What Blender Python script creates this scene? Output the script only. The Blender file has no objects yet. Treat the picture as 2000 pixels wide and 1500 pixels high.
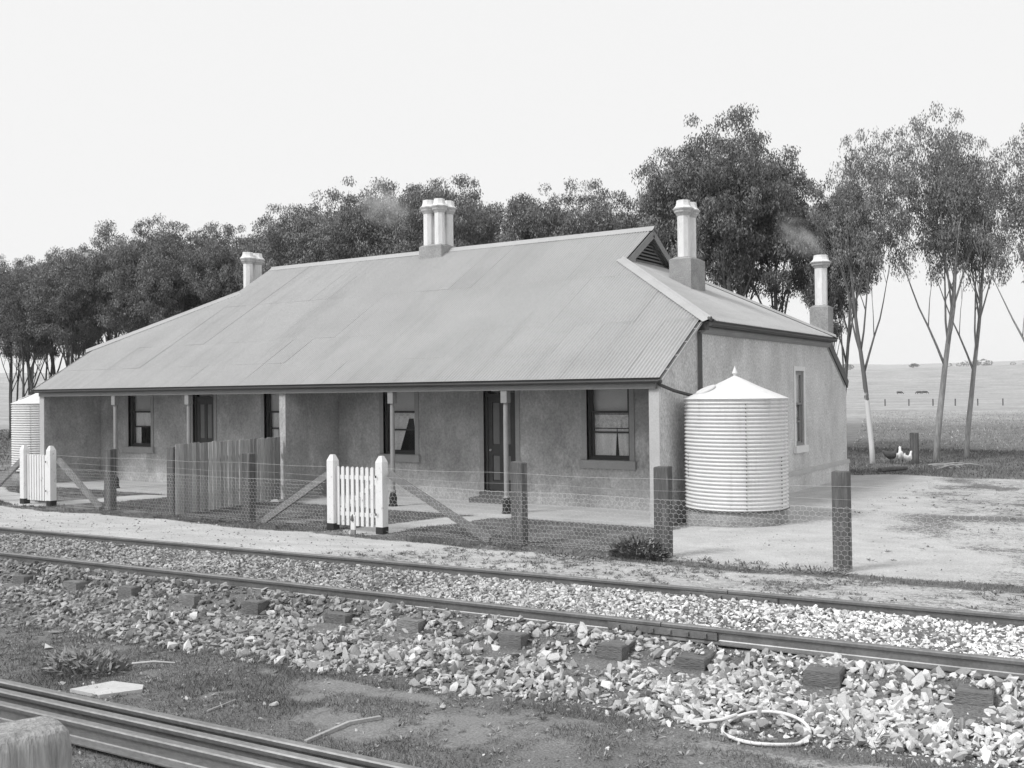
import bpy, bmesh, math, random
import numpy as np
from mathutils import Vector, Matrix

random.seed(7); rng = np.random.default_rng(7)
sc = bpy.context.scene
COL = sc.collection
PI = math.pi

# ------------------------------------------------------------------ camera
CAM = Vector((7.9455, -17.1955, 2.4)); YAW, PITCH, ROLL = 0.575, 0.0093, 0.0112
cam = bpy.data.cameras.new('camera'); cam.sensor_width = 36.0; cam.lens = 36.0 * 2006.418 / 2000.0
cam.clip_start = 0.1; cam.clip_end = 20000
camo = bpy.data.objects.new('camera', cam); COL.objects.link(camo); sc.camera = camo
_r = Vector((math.cos(YAW), math.sin(YAW), 0)); _f = Vector((-math.sin(YAW), math.cos(YAW), 0)); _u = Vector((0, 0, 1))
_f2 = _f * math.cos(PITCH) + _u * math.sin(PITCH); _u2 = _u * math.cos(PITCH) - _f * math.sin(PITCH)
_rc = _r * math.cos(ROLL) - _u2 * math.sin(ROLL); _uc = _r * math.sin(ROLL) + _u2 * math.cos(ROLL)
_m = Matrix((_rc, _uc, -_f2)).transposed().to_4x4(); _m.translation = CAM
camo.matrix_world = _m

# ------------------------------------------------------------------ sky, sun, exposure (overcast, black-and-white plate)
SUN_EL, SUN_AZ = math.radians(46), math.radians(206)     # azimuth measured from +Y towards +X
w = bpy.data.worlds.new('World'); sc.world = w; w.use_nodes = True
nt = w.node_tree; nt.nodes.clear()
sky = nt.nodes.new('ShaderNodeTexSky'); sky.sky_type = 'NISHITA'; sky.sun_disc = False
sky.sun_elevation = SUN_EL; sky.sun_rotation = SUN_AZ; sky.dust_density = 4.0; sky.air_density = 1.0
bw = nt.nodes.new('ShaderNodeRGBToBW')
mixn = nt.nodes.new('ShaderNodeMix'); mixn.data_type = 'FLOAT'; mixn.inputs[0].default_value = 0.92   # cloud cover
mixn.inputs[3].default_value = 7.55
bg = nt.nodes.new('ShaderNodeBackground'); bg.inputs[1].default_value = 0.10
wo = nt.nodes.new('ShaderNodeOutputWorld')
nt.links.new(sky.outputs[0], bw.inputs[0]); nt.links.new(bw.outputs[0], mixn.inputs[2])
nt.links.new(mixn.outputs[0], bg.inputs[0]); nt.links.new(bg.outputs[0], wo.inputs[0])
sl = bpy.data.lights.new('sun', 'SUN'); sl.energy = 2.0; sl.angle = math.radians(14); sl.color = (1, 1, 1)
so = bpy.data.objects.new('sun', sl); COL.objects.link(so)
_sd = Vector((math.sin(SUN_AZ) * math.cos(SUN_EL), math.cos(SUN_AZ) * math.cos(SUN_EL), math.sin(SUN_EL)))
so.rotation_euler = _sd.to_track_quat('Z', 'Y').to_euler(); so.location = (0, -30, 40)
sc.view_settings.view_transform = 'Standard'; sc.view_settings.look = 'None'
sc.view_settings.exposure = 0.36; sc.view_settings.gamma = 1.0
sc.render.engine = 'CYCLES'; sc.render.resolution_x = 1024; sc.render.resolution_y = 768
sc.cycles.max_bounces = 8; sc.cycles.transparent_max_bounces = 16; sc.cycles.volume_bounces = 1

# ------------------------------------------------------------------ materials (all neutral grey: monochrome plate)
MATS = {}
def M(name, base, rough=0.85, n1=(3.0, 0.15), n2=(30.0, 0.12), stretch=(1, 1, 1), bump=None, rnd=0.0, metal=0.0, attr=None, spec=0.3, stain=None):
    m = bpy.data.materials.new(name); m.use_nodes = True; t = m.node_tree; b = t.nodes['Principled BSDF']
    b.inputs['Roughness'].default_value = rough; b.inputs['Metallic'].default_value = metal
    b.inputs['Specular IOR Level'].default_value = spec
    tc = t.nodes.new('ShaderNodeTexCoord'); mp = t.nodes.new('ShaderNodeMapping')
    mp.inputs['Scale'].default_value = stretch; t.links.new(tc.outputs['Object'], mp.inputs[0])
    oi = t.nodes.new('ShaderNodeObjectInfo')
    cur = None
    def val(v):
        n = t.nodes.new('ShaderNodeValue'); n.outputs[0].default_value = v; return n.outputs[0]
    def mul(a, bb):
        n = t.nodes.new('ShaderNodeMath'); n.operation = 'MULTIPLY'; t.links.new(a, n.inputs[0]); t.links.new(bb, n.inputs[1]); return n.outputs[0]
    cur = val(base)
    for (s_, a_) in (n1, n2):
        if not a_: continue
        n = t.nodes.new('ShaderNodeTexNoise'); n.inputs['Scale'].default_value = s_; n.inputs['Detail'].default_value = 5
        n.inputs['Roughness'].default_value = 0.65
        t.links.new(mp.outputs[0], n.inputs['Vector'])
        r = t.nodes.new('ShaderNodeMapRange'); r.inputs[1].default_value = 0.25; r.inputs[2].default_value = 0.75
        r.inputs[3].default_value = 1 - a_; r.inputs[4].default_value = 1 + a_
        t.links.new(n.outputs[0], r.inputs[0]); cur = mul(cur, r.outputs[0])
    if stain:
        s_, lo, hi, mu, stv = stain
        mp2 = t.nodes.new('ShaderNodeMapping'); mp2.inputs['Scale'].default_value = stv; mp2.inputs['Location'].default_value = (3.7, 1.9, 8.3); t.links.new(tc.outputs['Object'], mp2.inputs[0])
        n = t.nodes.new('ShaderNodeTexNoise'); n.inputs['Scale'].default_value = s_; n.inputs['Detail'].default_value = 6; n.inputs['Roughness'].default_value = 0.7
        t.links.new(mp2.outputs[0], n.inputs['Vector'])
        r = t.nodes.new('ShaderNodeMapRange'); r.inputs[1].default_value = lo; r.inputs[2].default_value = hi; r.inputs[3].default_value = 1.0; r.inputs[4].default_value = mu
        t.links.new(n.outputs[0], r.inputs[0]); cur = mul(cur, r.outputs[0])
    if rnd:
        r = t.nodes.new('ShaderNodeMapRange'); r.inputs[3].default_value = 1 - rnd; r.inputs[4].default_value = 1 + rnd
        t.links.new(oi.outputs['Random'], r.inputs[0]); cur = mul(cur, r.outputs[0])
    if attr:
        a = t.nodes.new('ShaderNodeAttribute'); a.attribute_name = attr; cur = mul(cur, a.outputs['Fac'])
    t.links.new(cur, b.inputs['Base Color'])
    if bump:
        n = t.nodes.new('ShaderNodeTexNoise'); n.inputs['Scale'].default_value = bump[0]; n.inputs['Detail'].default_value = 4
        t.links.new(mp.outputs[0], n.inputs['Vector'])
        bp = t.nodes.new('ShaderNodeBump'); bp.inputs['Strength'].default_value = bump[1]; bp.inputs['Distance'].default_value = bump[2]
        t.links.new(n.outputs[0], bp.inputs['Height']); t.links.new(bp.outputs[0], b.inputs['Normal'])
    MATS[name] = m
    return m
M('iron_roof', 0.42, 0.6, (0.5, 0.08), (14, 0.08), (1, 1, 1), rnd=0.02, spec=0.35, stain=(1.6, .50, .75, .84, (1, .12, .12)))
M('iron_cap', 0.40, 0.5, (1, 0.1), (14, 0.06), rnd=0.04)
M('lead_dark', 0.10, 0.6, (2, 0.15), (20, 0.1))
M('paint_dark', 0.055, 0.45, (2, 0.15), (30, 0.1), rnd=0.03)
M('paint_beam', 0.24, 0.6, (1.5, 0.12), (30, 0.1))
M('paint_grey', 0.26, 0.6, (2, 0.12), (30, 0.1))
M('paint_post', 0.30, 0.6, (3, 0.12), (30, 0.1))
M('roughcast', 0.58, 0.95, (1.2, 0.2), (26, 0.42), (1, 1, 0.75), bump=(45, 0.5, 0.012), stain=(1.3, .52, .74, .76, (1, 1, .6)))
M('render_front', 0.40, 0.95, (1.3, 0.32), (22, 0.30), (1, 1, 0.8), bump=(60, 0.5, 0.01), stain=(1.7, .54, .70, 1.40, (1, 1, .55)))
M('render_smooth', 0.36, 0.9, (1.5, 0.12), (30, 0.12), bump=(60, 0.2, 0.004))
M('surround_white', 0.70, 0.9, (1.5, 0.08), (30, 0.1))
M('render_pale', 0.48, 0.9, (1.5, 0.12), (30, 0.12), bump=(60, 0.2, 0.004))
M('render_shade', 0.16, 0.9, (1.5, 0.15), (30, 0.12))  # render darkened to paint in the shade on the wall return
M('chimney_white', 0.76, 0.8, (2.5, 0.10), (25, 0.07), (1, 1, 0.4), stain=(5, .5, .75, .78, (1, 1, .25)))
M('chimney_cap', 0.50, 0.85, (3, 0.2), (25, 0.12), stain=(6, .5, .7, .6, (1, 1, .6)))
M('chimney_base', 0.34, 0.95, (3, 0.22), (40, 0.4), bump=(60, 0.9, 0.02))
M('concrete', 0.47, 0.9, (0.8, 0.12), (20, 0.10), bump=(40, 0.3, 0.005), stain=(1.5, .5, .7, .8, (1, 1, 1)))
M('step_stone', 0.13, 0.9, (3, 0.2), (25, 0.15))
M('joinery', 0.07, 0.5, (4, 0.12), (40, 0.1))
M('door_panel', 0.19, 0.55, (4, 0.12), (40, 0.1))
M('blind', 0.62, 0.9, (2, 0.10), (60, 0.08))
M('lace', 0.80, 0.9, (14, 0.35), (90, 0.45))
M('curtain', 0.88, 0.9, (5, 0.15), (80, 0.2), (1, 1, 0.3))
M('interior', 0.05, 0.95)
M('tank_iron', 0.70, 0.42, (0.8, 0.06), (18, 0.06), spec=0.5, stain=(4, .52, .75, .72, (1, 1, .12)))
M('tank_roof', 0.72, 0.45, (1.2, 0.05), (18, 0.04), spec=0.4, stain=(2.5, .52, .75, .82, (1, 1, 1)))
M('stand_stone', 0.30, 0.95, (4, 0.3), (30, 0.3), bump=(30, 0.9, 0.03))
M('white_paint', 0.74, 0.55, (3, 0.05), (40, 0.05), stain=(16, .60, .68, .55, (1, 1, .5)))
M('black_tar', 0.035, 0.7)
M('post_wood', 0.115, 0.95, (3, 0.25), (30, 0.35), (3, 3, 0.25), bump=(30, 0.8, 0.02), rnd=0.12, stain=(5, .52, .62, 1.7, (2, 2, .2)))
M('brace_wood', 0.21, 0.95, (3, 0.25), (30, 0.3), (3, 3, 0.5), bump=(30, 0.6, 0.02), rnd=0.15)
M('paling_wood', 0.31, 0.95, (3, 0.25), (25, 0.45), (4, 4, 0.15), bump=(25, 0.7, 0.01), rnd=0.42)
M('wire', 0.55, 0.5, (2, 0.1), (20, 0.1))
M('rail_steel', 0.26, 0.5, (4, 0.2), (40, 0.2), rnd=0.05, metal=0.7)
M('rail_old', 0.30, 0.5, (3, 0.25), (40, 0.25), (0.4, 1, 1), bump=(60, 0.3, 0.004), rnd=0.05, metal=0.75)
M('sleeper_wood', 0.19, 0.95, (3, 0.3), (25, 0.35), (1, 4, 4), bump=(25, 0.8, 0.02), rnd=0.2)
M('bark', 0.30, 0.95, (2, 0.3), (12, 0.35), (2, 2, 0.4), bump=(14, 0.8, 0.04), rnd=0.15)
M('bark_dark', 0.13, 0.95, (2, 0.3), (12, 0.35), (2, 2, 0.4), bump=(14, 0.8, 0.04), rnd=0.15)
M('leaf', 0.165, 0.55, (0.6, 0.12), (5, 0.10), attr='tone', rnd=0.10, spec=0.5)
M('leaf_fogged', 0.185, 0.55, (0.6, 0.12), (5, 0.10), attr='tone', rnd=0.10, spec=0.5)  # leaf colour lightened to carry the fog veil over the right trees
M('stone', 0.64, 0.9, (8, 0.18), (50, 0.2), attr='tone', bump=(40, 0.5, 0.01))
M('stone_big', 0.58, 0.9, (8, 0.18), (50, 0.2), rnd=0.45, bump=(40, 0.5, 0.01))
M('ballast_dirt', 0.16, 1.0, (3, 0.35), (70, 0.7), bump=(40, 1.0, 0.03))
M('grass', 0.15, 0.9, (0.6, 0.2), (5, 0.1), attr='tone')
M('weed', 0.145, 0.8, (4, 0.2), (20, 0.15), attr='tone')
M('white_feather', 0.80, 0.8, (9, 0.06), (40, 0.05))
M('dark_feather', 0.10, 0.8)
M('cow_hide', 0.05, 0.8, (2, 0.3))
M('board_pale', 0.52, 0.9, (4, 0.1), (30, 0.1))
M('board_grey', 0.36, 0.9, (4, 0.2), (30, 0.2))
M('stump_wood', 0.34, 0.95, (3, 0.3), (14, 0.35), (5, 5, 0.5), bump=(14, 0.8, 0.02), stain=(4, .5, .65, .6, (3, 3, .3)))

def patchy_bark():
    m = bpy.data.materials.new('bark_peeling'); m.use_nodes = True; t = m.node_tree; b = t.nodes['Principled BSDF']
    b.inputs['Roughness'].default_value = 0.9
    tc = t.nodes.new('ShaderNodeTexCoord'); sp = t.nodes.new('ShaderNodeSeparateXYZ'); t.links.new(tc.outputs['Object'], sp.inputs[0])
    n = t.nodes.new('ShaderNodeTexNoise'); n.inputs['Scale'].default_value = 2.2; n.inputs['Detail'].default_value = 4
    t.links.new(tc.outputs['Object'], n.inputs[0])
    a = t.nodes.new('ShaderNodeMath'); a.operation = 'MULTIPLY_ADD'; t.links.new(n.outputs[0], a.inputs[0]); a.inputs[1].default_value = 3.2; t.links.new(sp.outputs[2], a.inputs[2])
    r = t.nodes.new('ShaderNodeMapRange'); r.inputs[1].default_value = 4.0; r.inputs[2].default_value = 4.15; r.inputs[3].default_value = 0.72; r.inputs[4].default_value = 0.15
    t.links.new(a.outputs[0], r.inputs[0]); t.links.new(r.outputs[0], b.inputs['Base Color'])
    MATS['bark_peeling'] = m
patchy_bark()
def glass_mat():
    m = bpy.data.materials.new('window_glass'); m.use_nodes = True; t = m.node_tree; t.nodes.clear()
    o = t.nodes.new('ShaderNodeOutputMaterial'); g = t.nodes.new('ShaderNodeBsdfGlossy'); g.inputs['Roughness'].default_value = 0.02
    tr = t.nodes.new('ShaderNodeBsdfTransparent'); tr.inputs[0].default_value = (0.96, 0.96, 0.96, 1)
    lw = t.nodes.new('ShaderNodeLayerWeight'); pw = t.nodes.new('ShaderNodeMath'); pw.operation = 'POWER'; pw.inputs[1].default_value = 5.0; t.links.new(lw.outputs['Facing'], pw.inputs[0]); f = t.nodes.new('ShaderNodeMath'); f.operation = 'MULTIPLY_ADD'; f.inputs[1].default_value = .93; f.inputs[2].default_value = .035; t.links.new(pw.outputs[0], f.inputs[0]); mx = t.nodes.new('ShaderNodeMixShader')
    t.links.new(f.outputs[0], mx.inputs[0]); t.links.new(tr.outputs[0], mx.inputs[1]); t.links.new(g.outputs[0], mx.inputs[2]); t.links.new(mx.outputs[0], o.inputs[0])
    MATS['window_glass'] = m
glass_mat()

# ------------------------------------------------------------------ mesh helpers
OFF = {}
class MB:
    def __init__(s): s.v = []; s.f = []
    def add(s, vs, fs):
        o = len(s.v); s.v += [tuple(p) for p in vs]; s.f += [tuple(i + o for i in f) for f in fs]; return s
    def box(s, a, b, rz=0.0, c=None):
        x0, y0, z0 = a; x1, y1, z1 = b
        vs = [(x0,y0,z0),(x1,y0,z0),(x1,y1,z0),(x0,y1,z0),(x0,y0,z1),(x1,y0,z1),(x1,y1,z1),(x0,y1,z1)]
        if rz:
            if c is None: c = ((x0+x1)/2, (y0+y1)/2)
            ca, sa = math.cos(rz), math.sin(rz)
            vs = [(c[0]+(x-c[0])*ca-(y-c[1])*sa, c[1]+(x-c[0])*sa+(y-c[1])*ca, z) for x, y, z in vs]
        return s.add(vs, [(0,3,2,1),(4,5,6,7),(0,1,5,4),(1,2,6,5),(2,3,7,6),(3,0,4,7)])
    def cbox(s, a, b, ch=0.01):
        # box with chamfered vertical edges and top
        x0, y0, z0 = a; x1, y1, z1 = b
        def ring(z, i):
            return [(x0+i+ch,y0+i,z),(x1-i-ch,y0+i,z),(x1-i,y0+i+ch,z),(x1-i,y1-i-ch,z),(x1-i-ch,y1-i,z),(x0+i+ch,y1-i,z),(x0+i,y1-i-ch,z),(x0+i,y0+i+ch,z)]
        vs = ring(z0, 0) + ring(z1-ch, 0) + ring(z1, ch)
        fs = [tuple(range(7,-1,-1)), tuple(range(16,24))]
        for k in (0, 8):
            for i in range(8): fs.append((k+i, k+(i+1)%8, k+8+(i+1)%8, k+8+i))
        return s.add(vs, fs)
    def beam(s, p, q, wd, ht, up=(0,0,1)):
        p, q = Vector(p), Vector(q); d = (q-p).normalized(); u = Vector(up); r = d.cross(u).normalized(); u = r.cross(d)
        vs = []
        for c in (p, q):
            for a, b in ((-1,-1),(1,-1),(1,1),(-1,1)): vs.append(c + r*a*wd/2 + u*b*ht/2)
        return s.add(vs, [(0,3,2,1),(4,5,6,7),(0,1,5,4),(1,2,6,5),(2,3,7,6),(3,0,4,7)])
    def tube(s, pts, rad, n=6, cap=True):
        pts = [Vector(p) for p in pts]
        if not hasattr(rad, '__len__'): rad = [rad]*len(pts)
        vs = []; ref = Vector((0.31, 0.17, 0.93)).normalized()
        for i, p in enumerate(pts):
            d = (pts[min(i+1, len(pts)-1)] - pts[max(i-1, 0)]).normalized()
            a = d.cross(ref)
            if a.length < 0.05: a = d.cross(Vector((1,0,0)))
            a.normalize(); b = d.cross(a)
            for k in range(n):
                t = 2*PI*k/n; vs.append(p + (a*math.cos(t) + b*math.sin(t))*rad[i])
        fs = []
        for i in range(len(pts)-1):
            for k in range(n): fs.append((i*n+k, i*n+(k+1)%n, (i+1)*n+(k+1)%n, (i+1)*n+k))
        if cap: fs += [tuple(range(n-1,-1,-1)), tuple(range((len(pts)-1)*n, len(pts)*n))]
        return s.add(vs, fs)
    def lathe(s, prof, c=(0,0), n=24, rot=0.0, sx=1.0, sy=1.0):
        vs = []; fs = []
        for r, z in prof:
            for k in range(n):
                t = rot + 2*PI*k/n; vs.append((c[0]+r*sx*math.cos(t), c[1]+r*sy*math.sin(t), z))
        for i in range(len(prof)-1):
            for k in range(n): fs.append((i*n+k, i*n+(k+1)%n, (i+1)*n+(k+1)%n, (i+1)*n+k))
        fs.append(tuple(range(n-1,-1,-1))); fs.append(tuple(range((len(prof)-1)*n, len(prof)*n)))
        return s.add(vs, fs)
    def sweep(s, prof, p, q, up=(0,0,1)):
        # closed 2D profile (a sideways, b up) swept from p to q
        p, q = Vector(p), Vector(q); d = (q-p).normalized(); u = Vector(up); r = d.cross(u).normalized(); u = r.cross(d); n = len(prof)
        vs = [c + r*a + u*b for c in (p, q) for a, b in prof]
        fs = [(i, (i+1)%n, n+(i+1)%n, n+i) for i in range(n)] + [tuple(range(n-1,-1,-1)), tuple(range(n, 2*n))]
        return s.add(vs, fs)
    def poly_x(s, pts, x0, x1):     # polygon in (y,z) extruded along x
        n = len(pts); vs = [(x0,y,z) for y,z in pts] + [(x1,y,z) for y,z in pts]
        return s.add(vs, [tuple(range(n)), tuple(range(2*n-1,n-1,-1))] + [(i, n+i, n+(i+1)%n, (i+1)%n) for i in range(n)])
    def build(s, name, mat, parent=None, smooth=False, local=False):
        me = bpy.data.meshes.new(name)
        o = Vector(OFF.get(parent.name, (0,0,0))) if (parent is not None and not local) else Vector((0,0,0))
        me.from_pydata([(x-o.x, y-o.y, z-o.z) for x, y, z in s.v], [], s.f)
        bm = bmesh.new(); bm.from_mesh(me); bmesh.ops.recalc_face_normals(bm, faces=bm.faces); bm.to_mesh(me); bm.free()
        return link(name, me, mat, parent, smooth)
def link(name, me, mat, parent=None, smooth=False):
    if mat: me.materials.append(MATS[mat])
    if smooth:
        me.polygons.foreach_set('use_smooth', [True]*len(me.polygons))
    ob = bpy.data.objects.new(name, me); COL.objects.link(ob)
    if parent is not None:
        ob.parent = parent; OFF[ob.name] = OFF.get(parent.name, (0,0,0))
    return ob
def np_mesh(name, V, F, tone=None, smooth=False):
    me = bpy.data.meshes.new(name); V = np.asarray(V, np.float32); F = np.asarray(F, np.int32); k = F.shape[1]
    me.vertices.add(len(V)); me.vertices.foreach_set('co', V.ravel())
    me.loops.add(F.size); me.loops.foreach_set('vertex_index', F.ravel())
    me.polygons.add(len(F)); me.polygons.foreach_set('loop_start', np.arange(0, F.size, k, dtype=np.int32))
    me.update(calc_edges=True)
    me.polygons.foreach_set('use_smooth', np.full(len(F), bool(smooth)))
    if tone is not None:
        a = me.attributes.new('tone', 'FLOAT', 'POINT'); a.data.foreach_set('value', np.asarray(tone, np.float32))
    return me
def tag(o, label, cat, group=None):
    o['label'] = label; o['category'] = cat
    if group: o['group'] = group
    return o
def thing(name, label, cat, loc=(0,0,0), group=None):
    o = bpy.data.objects.new(name, None); o.empty_display_size = 0.2; COL.objects.link(o); o.location = loc
    OFF[o.name] = tuple(loc); return tag(o, label, cat, group)
def struct(o): o['kind'] = 'structure'; return o
def stuff(o): o['kind'] = 'stuff'; return o

# value noise
_T = rng.random((256, 256))
def vnoise(x, y, s=1.0, seed=0):
    x = np.asarray(x, float)/s + 17.3*seed; y = np.asarray(y, float)/s + 31.7*seed
    xi = np.floor(x).astype(int); yi = np.floor(y).astype(int); fx = x-xi; fy = y-yi
    fx = fx*fx*(3-2*fx); fy = fy*fy*(3-2*fy)
    a = _T[xi & 255, yi & 255]; b = _T[(xi+1) & 255, yi & 255]; c = _T[xi & 255, (yi+1) & 255]; d = _T[(xi+1) & 255, (yi+1) & 255]
    return (a*(1-fx)+b*fx)*(1-fy) + (c*(1-fx)+d*fx)*fy
def fbm(x, y, s, seed=0):
    return (vnoise(x,y,s,seed)*.5 + vnoise(x,y,s/2,seed+1)*.28 + vnoise(x,y,s/4,seed+2)*.15 + vnoise(x,y,s/8,seed+3)*.07)
def sstep(a, b, x):
    t = np.clip((np.asarray(x, float)-a)/(b-a), 0, 1); return t*t*(3-2*t)

# ------------------------------------------------------------------ dimensions (metres; veranda floor at z = 0)
L, V, WT = 19.18, 1.80, 0.20
SL = 0.61; ZG, OG = 2.65, 0.145                     # roof slope, front eave height and overhang
YR = 6.06; ZR = ZG + SL*(YR+OG)                     # ridge
YB = 2*YR + OG                                      # rear eave
def zf(y): return ZG + SL*(y+OG) if y <= YR else ZR - SL*(y-YR)
TA = 0.0605; TD = Vector((math.cos(TA), math.sin(TA), 0)); TN = Vector((-math.sin(TA), math.cos(TA), 0)); TP = Vector((1.88, -8.83, 0))
GAU = 1.70; RT = 0.33; RH = 0.135                   # rail spacing, rail top height, rail height
def ts(x, y):
    dx, dy = np.asarray(x)-TP.x, np.asarray(y)-TP.y
    return dx*TD.x+dy*TD.y, dx*TN.x+dy*TN.y
def bed_z(s, t):
    foot = -1.78 + 0.06*np.maximum(s, 0)
    near = np.interp(s, [-3, 1.2, 2.8, 6], [.225, .215, .172, .185])          # ballast level beside the near rail
    z = near + (0.238-near)*sstep(0.1, GAU-.15, t)
    z = z - (near-0.055)*sstep(-.18, -.55, t)
    z = z - 0.07*sstep(-0.70, foot, t)
    return z
def ground_z(x, y):
    x = np.asarray(x, float); y = np.asarray(y, float)
    d = np.hypot(x-CAM.x, y-CAM.y)
    s, t = ts(x, y)
    far = np.interp(d, [0,60,120,184,280,400,600,800,950,1500,2500,4000,9000], [0,0,-.3,-.4,-.2,.8,8,17,19.5,22,63,40,0])
    far = far + np.where(d > 250, (vnoise(x, y, 150, 5)-.5)*np.clip((d-250)/90, 0, 12), 0)
    z = 0.235*sstep(5.2, 1.9, t) * sstep(-1.75, -0.5, t)
    z = z - 0.16*sstep(1.95, 1.75, t)*sstep(-1.9, -1.0, t)
    z = z + (fbm(x, y, 1.6, 2)-.5)*0.05*sstep(0, 1, np.abs(t-1)-0.9)*(np.clip(1-d/80, 0, 1))
    house = sstep(-0.9, -0.2, y)*sstep(13.2, 12.3, y)*sstep(-20.2, -19.4, x)*sstep(1.0, 0.2, x)
    z = z*(1-house) - 0.06*house
    return z + np.where(d > 55, far, 0)

def bare_mask(x, y):
    """1 = bare pale gravel or dirt, 0 = grass"""
    s, t = ts(x, y); n = fbm(x, y, 1.3, 9); n2 = fbm(x, y, 0.45, 21); n3 = fbm(x, y, 4.0, 14)
    b = np.zeros_like(x)
    path = sstep(-3.8, -4.3, y + 0.7*(n-.5)) * sstep(1.0, 1.8, t)
    path = path * (0.97 - 0.46*sstep(-2.6, 0.6, x - 0.6*(y+5) + 2.2*(n3-.5)) + 0.35*(n-.5)*sstep(-3, 0, x))
    b = np.maximum(b, path)
    # yard in front of the veranda: worn tracks from both gates
    def track(x0, y0, x1, y1, wd):
        dx, dy = x1-x0, y1-y0; l = np.hypot(dx, dy); u = np.clip(((x-x0)*dx+(y-y0)*dy)/l/l, 0, 1)
        return sstep(wd, wd*.35, np.hypot(x-x0-u*dx, y-y0-u*dy) + 0.5*(n-.5))
    b = np.maximum(b, 0.8*track(-4.0, -3.4, -3.6, -0.4, 0.75)); b = np.maximum(b, 0.8*track(-13.7, -3.4, -12.9, -0.3, 0.8))
    b = np.maximum(b, 0.75*track(-13.9, -3.6, -19, -1.6, 0.6))
    # right of the house: pale trodden yard
    r = sstep(0.4, 1.2, x + 0.10*(y+2) + 0.8*(n-.5)) * sstep(-3.9, -3.3, y + 0.4*(n-.5)) * sstep(13.2, 12.4, y + 0.8*(n-.5))
    r = r * (1 - 0.50*sstep(3.2, 6.0, x + 0.25*(y) + 2.6*(n3-.5)) - .25*sstep(.5, .7, n)*sstep(2, 4, x))
    b = np.maximum(b, r)
    # foreground: mixed turf and dirt, pale dirt strip along the ballast foot at right
    fg = sstep(-1.3, -1.8, t)
    strip = sstep(-3.2, -2.2, t + 1.3*(n-.5) - 0.05*s)*sstep(-2.5, 2.0, s)
    b = np.where(fg > 0.5, np.maximum(0.40*sstep(.46, .66, n)+0.28*sstep(.42, .7, n2), strip*(0.40+.5*sstep(2.6, 5.2, s))), b)
    b = np.where((t > -1.9) & (t < 1.9), 0.15, b)
    return np.clip(b + 0.28*(n2-.5), 0, 1)

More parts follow.
